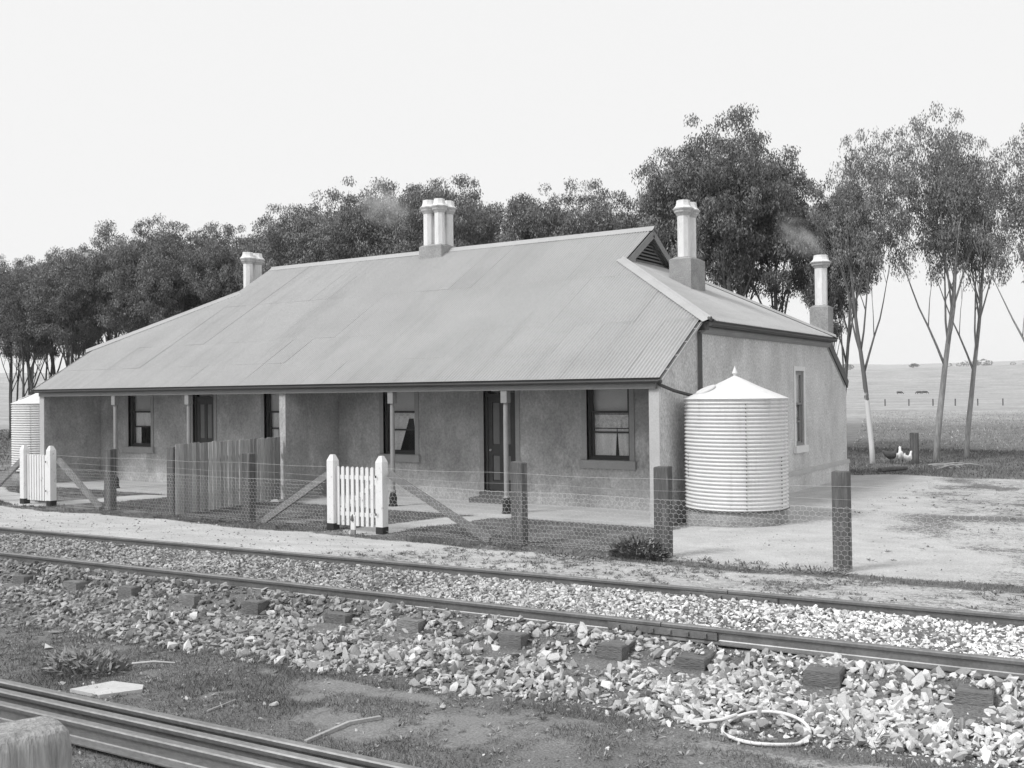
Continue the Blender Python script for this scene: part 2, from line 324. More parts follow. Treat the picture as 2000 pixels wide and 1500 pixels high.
# ------------------------------------------------------------------ ground sheet
def axis(lo, hi, step, far):
    a = list(np.arange(lo, hi+1e-6, step)); k = step; p = lo; q = hi; left = []; right = []
    while p > -far: k *= 1.22; p -= k; left.append(p)
    k = step
    while q < far: k *= 1.22; q += k; right.append(q)
    return np.array(left[::-1] + a + right)
def build_ground():
    xs = axis(-24, 9.5, 0.13, 3600); ys = axis(-14.5, 14.5, 0.13, 3600)
    X, Y = np.meshgrid(xs, ys); Z = ground_z(X, Y); nx, ny = len(xs), len(ys)
    idx = np.arange(nx*ny).reshape(ny, nx)
    F = np.stack([idx[:-1,:-1].ravel(), idx[:-1,1:].ravel(), idx[1:,1:].ravel(), idx[1:,:-1].ravel()], 1)
    me = np_mesh('ground', np.stack([X.ravel(), Y.ravel(), Z.ravel()], 1), F, smooth=True)
    b = bare_mask(X, Y)
    D = np.hypot(X-CAM.x, Y-CAM.y)
    pad = sstep(66, 105, D); shade = sstep(13, 15, Y)*sstep(60, 50, D)
    S_, T_ = ts(X, Y); dirt = sstep(-1.2, -1.6, T_)*(1-.75*sstep(2.6, 5.0, S_ - .35*(T_+2)))
    for nm, arr in (('bare', b), ('pad', pad), ('dirt', dirt)):
        a = me.attributes.new(nm, 'FLOAT', 'POINT'); a.data.foreach_set('value', arr.ravel().astype(np.float32))
    m = bpy.data.materials.new('ground'); m.use_nodes = True; t = m.node_tree; B = t.nodes['Principled BSDF']; B.inputs['Roughness'].default_value = 1.0
    B.inputs['Specular IOR Level'].default_value = 0.1
    g = t.nodes.new('ShaderNodeNewGeometry')
    def noise(s, d=6, r=.65):
        n = t.nodes.new('ShaderNodeTexNoise'); n.inputs['Scale'].default_value = s; n.inputs['Detail'].default_value = d; n.inputs['Roughness'].default_value = r
        t.links.new(g.outputs['Position'], n.inputs['Vector']); return n.outputs[0]
    def attr(nm):
        n = t.nodes.new('ShaderNodeAttribute'); n.attribute_name = nm; return n.outputs['Fac']
    def rng_(i, a, b, c, d, sm=False):
        n = t.nodes.new('ShaderNodeMapRange'); n.inputs[1].default_value = a; n.inputs[2].default_value = b; n.inputs[3].default_value = c; n.inputs[4].default_value = d
        if sm: n.interpolation_type = 'SMOOTHSTEP'
        t.links.new(i, n.inputs[0]); return n.outputs[0]
    def op(o, a, b):
        n = t.nodes.new('ShaderNodeMath'); n.operation = o
        for i, q in enumerate((a, b)):
            if isinstance(q, float): n.inputs[i].default_value = q
            else: t.links.new(q, n.inputs[i])
        return n.outputs[0]
    def mix(f, a, b):
        n = t.nodes.new('ShaderNodeMix'); n.data_type = 'FLOAT'; t.links.new(f, n.inputs[0])
        for i, q in ((2, a), (3, b)):
            if isinstance(q, float): n.inputs[i].default_value = q
            else: t.links.new(q, n.inputs[i])
        return n.outputs[0]
    nf = noise(9.0); nff = noise(60.0, 4); nm_ = noise(1.2)
    nsp = noise(34.0, 5, .75)
    fac = rng_(op('ADD', op('ADD', attr('bare'), op('MULTIPLY', op('SUBTRACT', nf, 0.5), 0.9)), op('MULTIPLY', op('SUBTRACT', nsp, 0.5), 0.9)), 0.36, 0.56, 0.0, 1.0, True)
    grass = op('MULTIPLY', rng_(nff, .3, .7, .10, .27), rng_(nm_, .3, .7, .75, 1.25))
    bare = op('MULTIPLY', rng_(nff, .32, .68, .39, .67), rng_(nm_, .3, .7, .78, 1.10))
    bare = op('MULTIPLY', bare, rng_(noise(11.0, 4, .8), .60, .70, 1.0, .55))
    bare = mix(attr('dirt'), bare, op('MULTIPLY', bare, .50))
    col = mix(fac, grass, bare)
    np_ = noise(0.06, 8); np2 = noise(0.9, 5)
    padc = op('MULTIPLY', rng_(np_, .35, .65, .29, .42), rng_(np2, .3, .7, .66, 1.34))
    col = mix(attr('pad'), col, padc)
    t.links.new(col, B.inputs['Base Color'])
    bp = t.nodes.new('ShaderNodeBump'); bp.inputs['Strength'].default_value = 0.7; bp.inputs['Distance'].default_value = 0.03
    t.links.new(noise(28.0, 6, .7), bp.inputs['Height']); t.links.new(bp.outputs[0], B.inputs['Normal'])
    MATS['ground'] = m
    return struct(link('ground', me, 'ground'))
build_ground()

# ------------------------------------------------------------------ railway track, ballast
def track_pt(s, t, z): 
    p = TP + TD*s + TN*t; return Vector((p.x, p.y, z))
def rail_prof(h=RH, hw=0.034, fw=0.062):
    return [(-fw,0),(fw,0),(fw,0.010),(0.014,0.026),(0.009,0.034),(0.009,h-0.044),(hw-0.002,h-0.032),(hw,h-0.008),(hw-0.010,h),(-hw+0.010,h),(-hw,h-0.008),(-hw+0.002,h-0.032),(-0.009,h-0.044),(-0.009,0.034),(-0.014,0.026),(-fw,0.010)]
trk = thing('railway_track', 'single railway track with steel rails on stone ballast before the fence', 'railway track', tuple(track_pt(0, GAU/2, 0.19)))
SN = ts(4.02, -8.70)[0]; SF = ts(3.98, -6.80)[0]
for t0, sj in ((0.0, SN), (GAU, SF)):
    for a, b in ((-45, sj-0.005), (sj+0.005, 16)):
        MB().sweep(rail_prof(), track_pt(a, t0, RT-RH), track_pt(b, t0, RT-RH)).build('rail', 'rail_steel', trk)
    fp = MB()
    for sd in (-1, 1):
        fp.sweep([(-0.011,0),(0.011,0),(0.011,0.066),(-0.011,0.066)], track_pt(sj-0.52, t0+sd*0.023, RT-RH+0.030), track_pt(sj+0.52, t0+sd*0.023, RT-RH+0.030))
    fpo = fp.build('fishplate', 'rail_steel', trk)
    for k in range(6):
        sb = sj + (k-2.5)*0.165
        for sd in (-1, 1):
            c = track_pt(sb, t0+sd*0.044, RT-RH+0.062)
            MB().box((c.x-.017, c.y-.011, c.z-.017), (c.x+.017, c.y+.011, c.z+.017)).build('bolt', 'rail_steel', fpo)
SLX = [-12.5,-11.5,-10.5,-9.5,-8.5,-7.4,-6.4,-5.45,-4.49,-3.5,-2.55,-1.56,-.58,.56,1.44,2.62,3.60,4.33,5.41,6.5,7.5,8.5]
SLX = [q+.13 for q in SLX]
for i, x in enumerate(SLX):
    s0 = (x-TP.x)/TD.x; e = -0.48 - random.uniform(0, .07); wd = 0.12 + random.uniform(-.015, .02); dz = random.uniform(-.02, .012)
    a = track_pt(s0, e, 0); b = track_pt(s0+random.uniform(-.10,.10), GAU+0.42, 0)
    MB().sweep([(-wd,0),(wd,0),(wd,.135),(wd-.012,.148),(-wd+.015,.145),(-wd,.13)], (a.x,a.y,0.046+dz), (b.x,b.y,0.042+dz)).build('sleeper', 'sleeper_wood', trk)

def build_bed():
    ss = np.arange(-46, 16.01, 0.14); tt = np.arange(-2.0, 2.26, 0.085)
    S, T = np.meshgrid(ss, tt); z = bed_z(S, T) + (fbm(S, T, .35, 40)-.5)*0.035
    z = np.where(T > 1.9, z - 0.16*(T-1.9)/.3, z)
    z = np.where(T < -1.75, z-0.02, z)
    P = np.stack([TP.x+TD.x*S+TN.x*T, TP.y+TD.y*S+TN.y*T, z], -1).reshape(-1, 3)
    ny, nx = S.shape; idx = np.arange(nx*ny).reshape(ny, nx)
    F = np.stack([idx[:-1,:-1].ravel(), idx[:-1,1:].ravel(), idx[1:,1:].ravel(), idx[1:,:-1].ravel()], 1)
    return struct(link('ballast_bed', np_mesh('ballast_bed', P, F, smooth=True), 'ballast_dirt'))
bed = build_bed()
def stone_protos(n, pts=11):
    out = []
    for k in range(n):
        r = np.random.default_rng(100+k); bm = bmesh.new()
        q = r.normal(size=(pts, 3)); q /= np.linalg.norm(q, axis=1)[:, None]; q *= r.uniform(.75, 1.1, (pts, 1)); q *= np.array([1.15, r.uniform(.6, 1.0), r.uniform(.4, .75)])
        for p in q: bm.verts.new(p)
        res = bmesh.ops.convex_hull(bm, input=bm.verts)
        bmesh.ops.delete(bm, geom=[g for g in res['geom_interior'] if isinstance(g, bmesh.types.BMVert)], context='VERTS')
        bmesh.ops.triangulate(bm, faces=bm.faces); bm.verts.index_update()
        out.append((np.array([v.co[:] for v in bm.verts]), np.array([[v.index for v in f.verts] for f in bm.faces]))); bm.free()
    return out
PROTO = stone_protos(14)
def rand_rot(n, r):
    q = r.normal(size=(n, 4)); q /= np.linalg.norm(q, axis=1)[:, None]; w_, x, y, z = q.T
    return np.stack([1-2*(y*y+z*z),2*(x*y-z*w_),2*(x*z+y*w_),2*(x*y+z*w_),1-2*(x*x+z*z),2*(y*z-x*w_),2*(x*z-y*w_),2*(y*z+x*w_),1-2*(x*x+y*y)],1).reshape(n,3,3)
def stones_mesh(name, P, R, tone, r):
    Vs, Fs, Ts = [], [], []; o = 0; ids = r.integers(0, len(PROTO), len(P))
    for k, (pv, pf) in enumerate(PROTO):
        m = ids == k; n = int(m.sum())
        if not n: continue
        A = rand_rot(n, r); v = np.einsum('nij,vj->nvi', A, pv)*R[m][:, None, None]; v[..., 2] *= .85; v += P[m][:, None, :]
        Vs.append(v.reshape(-1, 3)); Fs.append((pf[None]+ (np.arange(n)*len(pv))[:, None, None]).reshape(-1, 3)+o); Ts.append(np.repeat(tone[m], len(pv))); o += n*len(pv)
    return np_mesh(name, np.concatenate(Vs), np.concatenate(Fs), np.concatenate(Ts))
def in_view(P, mar=0.06):
    d = P - np.array(CAM); fw = d@np.array(_f2); rx = d@np.array(_rc); uy = d@np.array(_uc)
    return (fw > 1) & (np.abs(rx/fw) < 0.5/1.0032+mar) & (uy/fw > -0.374-mar)
def scatter_ballast():
    r = np.random.default_rng(5); P, R, T_ = [], [], []
    def lay(n, s0, s1, t0, t1, r0, r1, lift, keep):
        s = r.uniform(s0, s1, n); t = r.uniform(t0, t1, n)
        x = TP.x+TD.x*s+TN.x*t; y = TP.y+TD.y*s+TN.y*t; rad = r0+(r1-r0)*r.random(n)**2
        z = bed_z(s, t)+rad*lift
        on_sl = (np.abs(s[:, None]-np.array([(q-TP.x)/TD.x for q in SLX])[None]).min(1) < .12) & (t > -.40) & (t < 0)
        z = np.where(on_sl, np.maximum(z, .19+rad*lift), z)
        ok = in_view(np.stack([x, y, z], 1)) & (r.random(n) < keep(s, t, x, y))
        ok &= (np.abs(t) > 0.075) & (np.abs(t-GAU) > 0.075)
        P.append(np.stack([x, y, z], 1)[ok]); R.append(rad[ok])
        # the left end of the bed is dirtier, the right end clean pale stone
        c = 0.55+0.6*r.random(ok.sum()) ; c *= np.interp(s[ok], [-9, -2, 1, 4.2], [.48, .62, .80, 1.10]); c = np.where(r.random(ok.sum()) < .28, c*.42, c)*np.where(t[ok] > 0, 1.32, 1.0); T_.append(c)
    patch = lambda s, t, x, y: np.clip(2.8*(fbm(s, t, .7, 60)-.5)+np.interp(s, [-8, 0, 4], [.50, .68, .95]), .12, 1)
    SS = np.array([(q-TP.x)/TD.x for q in SLX])
    def sleep(s, t, x, y):
        dd = np.abs(s[:, None]-SS[None]).min(1)
        return patch(s, t, x, y)*np.where((dd < .16) & (t < -.40) & (t > -.86), .14, np.where((dd < .13) & (t < -.16), .6, 1.0))
    lay(34000, -12, 8, 0.05, GAU-0.05, .016, .040, .30, lambda s, t, x, y: np.clip(patch(s, t, x, y)+.2, 0, 1))
    lay(15500, -9, 8, -1.0, -0.05, .024, .060, .30, sleep)
    edge = lambda s, t, x, y: np.clip(patch(s, t, x, y)*sstep(-1.95+0.05*s*0, -1.35, t + 0.5*(fbm(s, t, .5, 66)-.5) - 0.05*np.maximum(s, 0)), 0, 1)
    lay(17000, -8, 8, -2.1, -0.9, .022, .060, .28, edge)
    fine = lambda s, t, x, y: np.clip(.9*patch(s, t, x, y)+.25, 0, 1)
    lay(26000, -9, 8, -2.0, -0.05, .007, .020, .3, lambda s, t, x, y: fine(s, t, x, y)*sstep(-2.05, -1.5, t+.4*(fbm(s, t, .5, 66)-.5)))
    lay(24000, -11, 8, 0.05, GAU-.05, .007, .019, .3, fine)
    lay(7000, -12, 8, GAU+0.05, GAU+0.4, .010, .024, .2, lambda s, t, x, y: np.where(s > -1, .6, .25))
    P = np.concatenate(P); R = np.concatenate(R); T_ = np.concatenate(T_)
    ob = link('ballast_stones', stones_mesh('ballast_stones', P, R, T_, r), 'stone', bed); stuff(ob)
    # the largest stones, one by one, on the shoulder nearest the camera
    protos = []
    for k, (pv, pf) in enumerate(PROTO):
        me = np_mesh('stone', pv, pf); me.materials.append(MATS['stone_big']); protos.append(me)
    n = 0
    while n < 285:
        s = r.uniform(-3.5, 5.6); t = r.uniform(-1.75+0.05*max(s, 0), -0.12)
        if r.random() > np.interp(s, [-3.5, 1, 5], [.2, .55, 1]): continue
        if t > -.85 and min(abs(s-(q-TP.x)/TD.x) for q in SLX) < .17: continue
        p = track_pt(s, t, 0); rad = .044+.034*r.random()**1.5
        o = bpy.data.objects.new('stone', protos[r.integers(len(protos))]); COL.objects.link(o); o.parent = bed
        o.location = (p.x, p.y, float(bed_z(s, t))+rad*.35+.012); o.scale = (rad, rad*.95, rad*.85); o.rotation_euler = tuple(r.uniform(0, 6.28, 3)); n += 1
scatter_ballast()

# ------------------------------------------------------------------ cottage
cot = thing('railway_cottage', 'long pair of rendered railway cottages under one corrugated iron roof', 'house', (-L/2, YR, 0))
XL, XR = -L-0.1, 0.1                                # main body side faces
# veranda floor
MB().box((-L+0.02, -0.16, -0.25), (-0.02, V+0.02, 0.0)).build('veranda_floor', 'concrete', cot)
# openings of the front wall (x0, x1, z0, z1)
WINS = [(-2.50, -1.50), (-8.05, -7.08), (-L+1.52, -L+2.54)[0:2], (-12.08, -11.12)]
DOORS = [(-5.13, -4.28), (-14.86, -14.01)]
WZ0, WZ1 = 0.99, 2.78; DZ0, DZ1 = 0.22, 2.75
def front_wall():
    mb = MB(); xs = sorted([(a, b, WZ0, WZ1) for a, b in WINS] + [(a, b, DZ0, DZ1) for a, b in DOORS]); p = XL; y0, y1, zt = V, V+0.30, 3.55
    for a, b, z0, z1 in xs:
        mb.box((p, y0, -0.2), (a, y1, zt)); mb.box((a, y0, -0.2), (b, y1, z0)); mb.box((a, y0, z1), (b, y1, zt)); p = b
    mb.box((p, y0, -0.2), (XR, y1, zt))
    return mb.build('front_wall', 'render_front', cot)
fwall = front_wall()
# front plinth, set a little proud
pl = MB(); p = -L+WT
for a, b in [(DOORS[1][0]-.1, DOORS[1][1]+.1), (-L/2-WT/2, -L/2+WT/2), (DOORS[0][0]-.1, DOORS[0][1]+.1), (-WT, -WT)]:
    pl.box((p+.002, V-0.025, -0.1), (a-.002, V+0.01, 0.26)); p = b
pl.build('plinth', 'render_front', cot)
def side_wall(x0, x1, name, openings=()):
    top = lambda y: min(3.60, zf(y)-0.10)
    ys = [V+0.301, 10.4, 11.0, 11.6, 12.22]; cuts = sorted(set(ys + [q for o in openings for q in o[:2]])); mb = MB()
    for a, b in zip(cuts[:-1], cuts[1:]):
        op = [o for o in openings if o[0] <= a+1e-6 and o[1] >= b-1e-6]
        if op:
            mb.poly_x([(a, -.2), (b, -.2), (b, op[0][2]), (a, op[0][2])], x0, x1); mb.poly_x([(a, op[0][3]), (b, op[0][3]), (b, top(b)), (a, top(a))], x0, x1)
        else: mb.poly_x([(a, -.2), (b, -.2), (b, top(b)), (a, top(a))], x0, x1)
    return mb.build(name, 'roughcast', cot)
SW = (7.61, 8.27, 1.04, 2.88)
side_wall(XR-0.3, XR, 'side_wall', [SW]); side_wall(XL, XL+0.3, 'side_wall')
MB().box((XR-0.29, V+.001, -.2), (XR+.004, V+0.31, 3.60)).build('wall_end', 'roughcast', cot)
MB().box((0.012, V-0.006, -.2), (XR+.006, V+0.002, 3.58)).build('return_shade_strip', 'render_shade', cot)  # shade on the front-facing wall return, painted as a dark strip
MB().box((XL+.02, 11.9, -.2), (XR-.302, 12.2, 2.5)).build('rear_wall', 'roughcast', cot)
sp = MB(); sp.poly_x([(2.0, -.2), (12.26, -.2), (12.26, .34), (2.0, .34)], XR, XR+0.045); spo = sp.build('side_plinth', 'roughcast', cot)
MB().poly_x([(2.0, .34), (12.27, .34), (12.27, .45), (2.0, .45)], XR+.002, XR+0.06).build('plinth_moulding', 'render_pale', cot)
# wing walls carrying the veranda roof
for nm, x0, x1 in (('wing_wall', -WT, 0.0), ('party_wing_wall', -L/2-WT/2, -L/2+WT/2), ('wing_wall', -L, -L+WT)):
    pts = [(0.0, -.2), (V-.002, -.2), (V-.002, zf(V)-.10), (0.0, 2.46)] if nm == 'party_wing_wall' else [(0.0, -.2), (V-.002, -.2), (V-.002, zf(V)-.10), (0.12, zf(.12)-.13), (0.0, 2.46)]
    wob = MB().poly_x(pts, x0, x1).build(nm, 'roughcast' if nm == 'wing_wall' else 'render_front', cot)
    if nm == 'wing_wall':
        q = x0+.002 if x0 < -5 else x0-.003
        MB().box((x0-.003, -0.012, -.15), (x1+.003, 0.004, 2.455)).build('pier_face', 'render_pale', wob)
        xi = x1 if x0 < -5 else x0-.012
        MB().poly_x([(0.005, -.15), (V-.01, -.15), (V-.01, 3.5), (0.1, 2.5), (0.005, 2.45)], xi, xi+.012).build('veranda_face', 'render_front', wob)
# windows
def window(parent, x0, x1, z0, z1, y, curt, pale='render_smooth', seed=0, back=0.0, jm='joinery'):
    """built facing -Y at plane y; returns the window part"""
    r = random.Random(seed)
    fr = MB(); yw = y; y = y-back; d0, d1 = y+0.09, y+0.16; f = 0.05
    fr.box((x0, d0, z0), (x0+f, d1, z1)); fr.box((x1-f, d0, z0), (x1, d1, z1)); fr.box((x0+f, d0, z1-f), (x1-f, d1, z1)); fr.box((x0+f, d0, z0), (x1-f, d1, z0+f+.01))
    win = fr.build('window', jm, parent)
    su = MB(); b = 0.11
    su.box((x0-b, yw-.022, z0), (x0, yw+.08, z1+b)); su.box((x1, yw-.022, z0), (x1+b, yw+.08, z1+b)); su.box((x0, yw-.022, z1), (x1, yw+.08, z1+b)); su.build('surround', pale, win)
    MB().box((x0-b-.04, yw-.075, z0-.17), (x1+b+.04, yw+.04, z0-.002)).build('sill', pale, win)
    zm = z0 + 0.56*(z1-z0); zq = z0 + 0.25*(z1-z0)
    def sash(a, bb, yy, bars):
        s = MB(); g = 0.045; X0, X1 = x0+f, x1-f
        s.box((X0, yy, a), (X0+g, yy+.035, bb)); s.box((X1-g, yy, a), (X1, yy+.035, bb)); s.box((X0+g, yy, a), (X1-g, yy+.035, a+g)); s.box((X0+g, yy, bb-g), (X1-g, yy+.035, bb))
        for z in bars: s.box((X0+g, yy+.002, z-.02), (X1-g, yy+.033, z+.02))
        s.build('sash', jm, win)
        zs = [a+g] + list(bars) + [bb-g]
        for za, zb in zip(zs[:-1], zs[1:]): MB().box((X0+g-.01, yy+.016, za), (X1-g+.01, yy+.020, zb)).build('pane', 'window_glass', win)
    sash(zm-.02, z1-f, y+.095, []); sash(z0+f, zm+.02, y+.135, [zq+.13])
    yb = y+.20
    MB().box((x0, yb-.018, zm-.01), (x1, yb-.012, z1)).build('blind', 'blind', win)
    def drape(xa, xb, za, zb, gather, n=40, mat='curtain', nm='curtain', dy=0.0, side=0):
        vs = []; fs = []; rows = 6
        for j in range(rows+1):
            v = j/rows; z = za+(zb-za)*v
            for i in range(n+1):
                u = i/n; X = xa+(xb-xa)*u
                if gather: X = xa+(xb-xa)*u*(1-gather*(1-v)) if side < 0 else xb-(xb-xa)*(1-u)*(1-gather*(1-v))
                vs.append((X, yb+dy*.3+.010*math.sin(u*n*.9+1.3*v+seed)*(.5+.5*(1-v)), z))
        for j in range(rows):
            for i in range(n): k = j*(n+1)+i; fs.append((k, k+1, k+n+2, k+n+1))
        MB().add(vs, fs).build(nm, mat, win)
    if curt == 'lace':
        MB().box((x0, yb+.01, zq+.52), (x1, yb+.014, zm+.02)).build('lace_blind', 'lace', win)
        drape(x0, x1, zq+.22, zq+.50, 0, 50, 'lace', 'lace_edge', .02)
        xm = (x0+x1)/2
        drape(x0, xm+.10, z0, zq+.20, .05, 26, 'curtain', 'curtain', .03, side=-1); drape(xm+.11, x1, z0, zq+.20, .12, 22, 'curtain', 'curtain', .03, side=1)
    elif curt == 'tied':
        MB().box((x0, yb+.01, zm-.16), (x1, yb+.014, zm+.02)).build('lace_blind', 'lace', win)
        drape(x0, x0+.66*(x1-x0), z0, zm-.1, .50, 26, 'curtain', 'curtain', .02, side=-1); drape(x1-.22, x1, z0, zm-.1, .55, 12, 'curtain', 'curtain', .02, side=1)
    else:
        drape(x0, x1, zq+.12, zm+.02, 0, 34, 'curtain', 'curtain', .02); drape(x0, x0+.3, z0, zq+.1, 0, 12, 'curtain', 'curtain', .02)
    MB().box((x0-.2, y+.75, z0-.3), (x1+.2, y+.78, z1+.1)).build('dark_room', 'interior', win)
    return win
for k, ((a, b), c) in enumerate(zip(WINS, ('lace', 'tied', 'half', 'half'))):
    window(cot, a, b, WZ0, WZ1, V, c, 'render_smooth', k)
# doors
for a, b in DOORS:
    fr = MB(); y = V
    fr.box((a, y+.05, DZ0), (a+.07, y+.17, DZ1)); fr.box((b-.07, y+.05, DZ0), (b, y+.17, DZ1)); fr.box((a+.07, y+.05, DZ1-.07), (b-.07, y+.17, DZ1)); fr.box((a+.07, y+.05, 2.33), (b-.07, y+.17, 2.40))
    door = fr.build('door', 'joinery', cot)
    su = MB(); su.box((a-.11, y-.02, 0.2), (a, y+.05, DZ1+.11)); su.box((b, y-.02, 0.2), (b+.11, y+.05, DZ1+.11)); su.box((a, y-.02, DZ1), (b, y+.05, DZ1+.11)); su.build('surround', 'render_smooth', door)
    x0, x1 = a+.072, b-.072; wl = x1-x0; st = .11; mid = (x0+x1)/2; lf = MB()
    lf.box((x0, y+.10, .25), (x1, y+.125, 2.33))
    for X0, X1, Z0, Z1 in ((x0, x0+st, .25, 2.33), (x1-st, x1, .25, 2.33), (mid-.05, mid+.05, .25, 2.33)): lf.box((X0, y+.075, Z0), (X1, y+.11, Z1))
    for Z0, Z1 in ((.25, .46), (1.03, 1.26), (2.21, 2.33)):
        lf.box((x0+st, y+.078, Z0), (mid-.05, y+.11, Z1)); lf.box((mid+.05, y+.078, Z0), (x1-st, y+.11, Z1))
    lf.build('leaf', 'joinery', door)
    for X0, X1 in ((x0+st+.012, mid-.062), (mid+.062, x1-st-.012)):
        for Z0, Z1 in ((.475, 1.015), (1.275, 2.195)): MB().cbox((X0, y+.088, Z0), (X1, y+.104, Z1), .004).build('panel', 'door_panel', door)
    MB().lathe([(.012, -.03), (.028, -.02), (.03, 0), (.018, .02)], (0, 0), 10).build('knob', 'iron_cap', door, local=True)
    kn = bpy.data.objects['knob'] if 'knob' in bpy.data.objects and bpy.data.objects['knob'].parent == door else [c for c in door.children if c.name.startswith('knob')][0]
    o = OFF[door.name]; kn.location = (x0+.06-o[0], y+.055-o[1], 1.14-o[2]); kn.rotation_euler = (PI/2, 0, 0)
    MB().box((x0, y+.11, 2.41), (x1, y+.115, DZ1-.075)).build('fanlight_pane', 'window_glass', door)
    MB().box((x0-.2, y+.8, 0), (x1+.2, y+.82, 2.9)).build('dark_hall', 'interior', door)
    MB().box((a-.05, y-.14, -.02), (b+.05, y+.12, .215)).build('threshold', 'step_stone', door)
    MB().box((a-.14, y-.42, -.02), (b+.14, y-.142, .11)).build('step', 'step_stone', door)
# side window, facing +X: build facing -Y then rotate
def side_window():
    win = window(cot, 0, SW[1]-SW[0], SW[2], SW[3], 0.0, 'lace', 'surround_white', 9, .07, 'paint_grey')
    o = Vector(OFF[cot.name])
    for ob in [win] + list(win.children):
        me = ob.data; co = np.zeros(len(me.vertices)*3); me.vertices.foreach_get('co', co); co = co.reshape(-1, 3)+np.array(o)
        x, y, z = co.T; n = np.stack([XR - y, SW[0] + x, z], 1) - np.array(o)
        me.vertices.foreach_set('co', n.ravel().astype(np.float32)); me.update()
side_window()
# veranda beam, gutter, posts
MB().sweep([(-.05,0),(.05,0),(.05,.10),(-.05,.10)], (-L+.04, -.015, 2.462), (-.05, -.015, 2.462)).build('veranda_beam', 'paint_beam', cot)
gprof = [(0.0,0),(.06,0),(.085,.012),(.095,.035),(.088,.06),(.10,.085),(.115,.10),(.108,.10),(.09,.082),(0.008,.082),(0.008,.10),(0,.10)]
gp2 = [(a, b) for a, b in gprof]
MB().sweep(gp2, (-L-.20, -.075, 2.563), (.10, -.075, 2.563)).build('gutter', 'paint_dark', cot)
for x in (-3.37, -6.30, -L+3.37, -L+6.30):
    po = MB().lathe([(.046, .30), (.050, .5), (.051, 1.4), (.048, 2.1), (.045, 2.215)], (x, 0.02), 14).build('veranda_post', 'paint_post', cot, smooth=False)
    MB().cbox((x-.075, -.055, 2.214), (x+.075, .095, 2.458), .006).build('capital', 'paint_grey', po)
    MB().lathe([(.105, .0), (.105, .02), (.085, .06), (.088, .20), (.066, .27), (.062, .305)], (x, 0.02), 8, PI/8).build('boot', 'black_tar', po)
    MB().lathe([(.064, .303), (.072, .32), (.058, .345)], (x, 0.02), 14).build('collar', 'paint_post', po)

# ------------------------------------------------------------------ roof
AR, AL_ = -3.03, -16.05; GY = 4.62; YE = 1.74; ZE = zf(YE); XE, XEL = 0.30, -L-0.30; VX = 0.085
GZ = zf(GY)
roof = MB().box((AL_+.3, YR-.03, ZR-.35), (AR-.3, YR+.03, ZR-.14)).build('roof', 'sleeper_wood', cot)       # ridge board under the sheets
AMP, PER = 0.021, 0.0762
def ytop(x):
    x = np.asarray(x, float); y = np.full(x.shape, YR)
    hr = YE + (XE-x)*(GY-YE)/(XE-AR); y = np.where(x > AR+.12, np.minimum(y, hr), y)
    hl = YE + (x-XEL)*(GY-YE)/(AL_-XEL); y = np.where(x < AL_-.12, np.minimum(y, hl), y)
    return y
def corr_sheet(x0, x1, y0, y1, lift, name, parent, rear=False, tilt=0.0):
    xs = np.arange(x0, x1+1e-6, PER/8); yt = np.minimum(ytop(xs), y1); yt = np.maximum(yt, y0)
    if (yt-y0).max() < 0.02: return None
    z = np.cos(2*PI*xs/PER)*AMP + lift + tilt*(xs-x0)
    ya = np.full(xs.shape, y0)
    def pt(yy): 
        Z = ZG + SL*(yy+OG) + z
        Y = 2*YR-yy if rear else yy
        return np.stack([xs, Y, Z], 1)
    k = 3 if (y1-y0) > 1.5 else 2
    rows = [pt(ya+(yt-ya)*i/(k-1)) for i in range(k)]
    P = np.concatenate(rows); n = len(xs); F = []
    for j in range(k-1):
        a = np.arange(n-1)+j*n; F.append(np.stack([a, a+1, a+n+1, a+n], 1))
    F = np.concatenate(F); keep = ((yt-ya)[:-1] > 1e-4) | ((yt-ya)[1:] > 1e-4); F = F[np.tile(keep, k-1)]
    if rear: F = F[:, ::-1]
    me = np_mesh(name, P-np.array(OFF[parent.name]), F, smooth=True)
    return link(name, me, 'iron_roof', parent)
LAPS = [-OG-.02, 0.82, 1.86, 3.84, YR]
SHW = PER*9
rr = random.Random(3)
for k in range(4):
    x = -L-VX
    lo, hi = LAPS[k] - (0.10 if k else 0), LAPS[k+1]
    while x < XE:
        xe = min(x+SHW+PER*1.0, XE if k > 0 else VX)
        if k < 2: xe = min(xe, VX if k == 0 else XE)
        if k == 1 and xe > VX: 
            corr_sheet(x, VX, lo, hi, .004*k+rr.uniform(0, .005), 'roof_sheet', roof, tilt=rr.uniform(-.004, .008)); break
        if xe-x < .02: break
        corr_sheet(x, xe, lo, hi, .005*k+rr.uniform(0, .006), 'roof_sheet', roof, tilt=rr.uniform(-.004, .008))
        x += SHW
        if k == 0 and x >= VX: break
for x0 in np.arange(-L-VX, 0, 3.2):
    for lo, hi in ((-OG, 3.0), (2.9, YR)): corr_sheet(x0, min(x0+3.24, VX), lo, hi, .004 if lo > 0 else 0, 'roof_sheet', roof, rear=True)
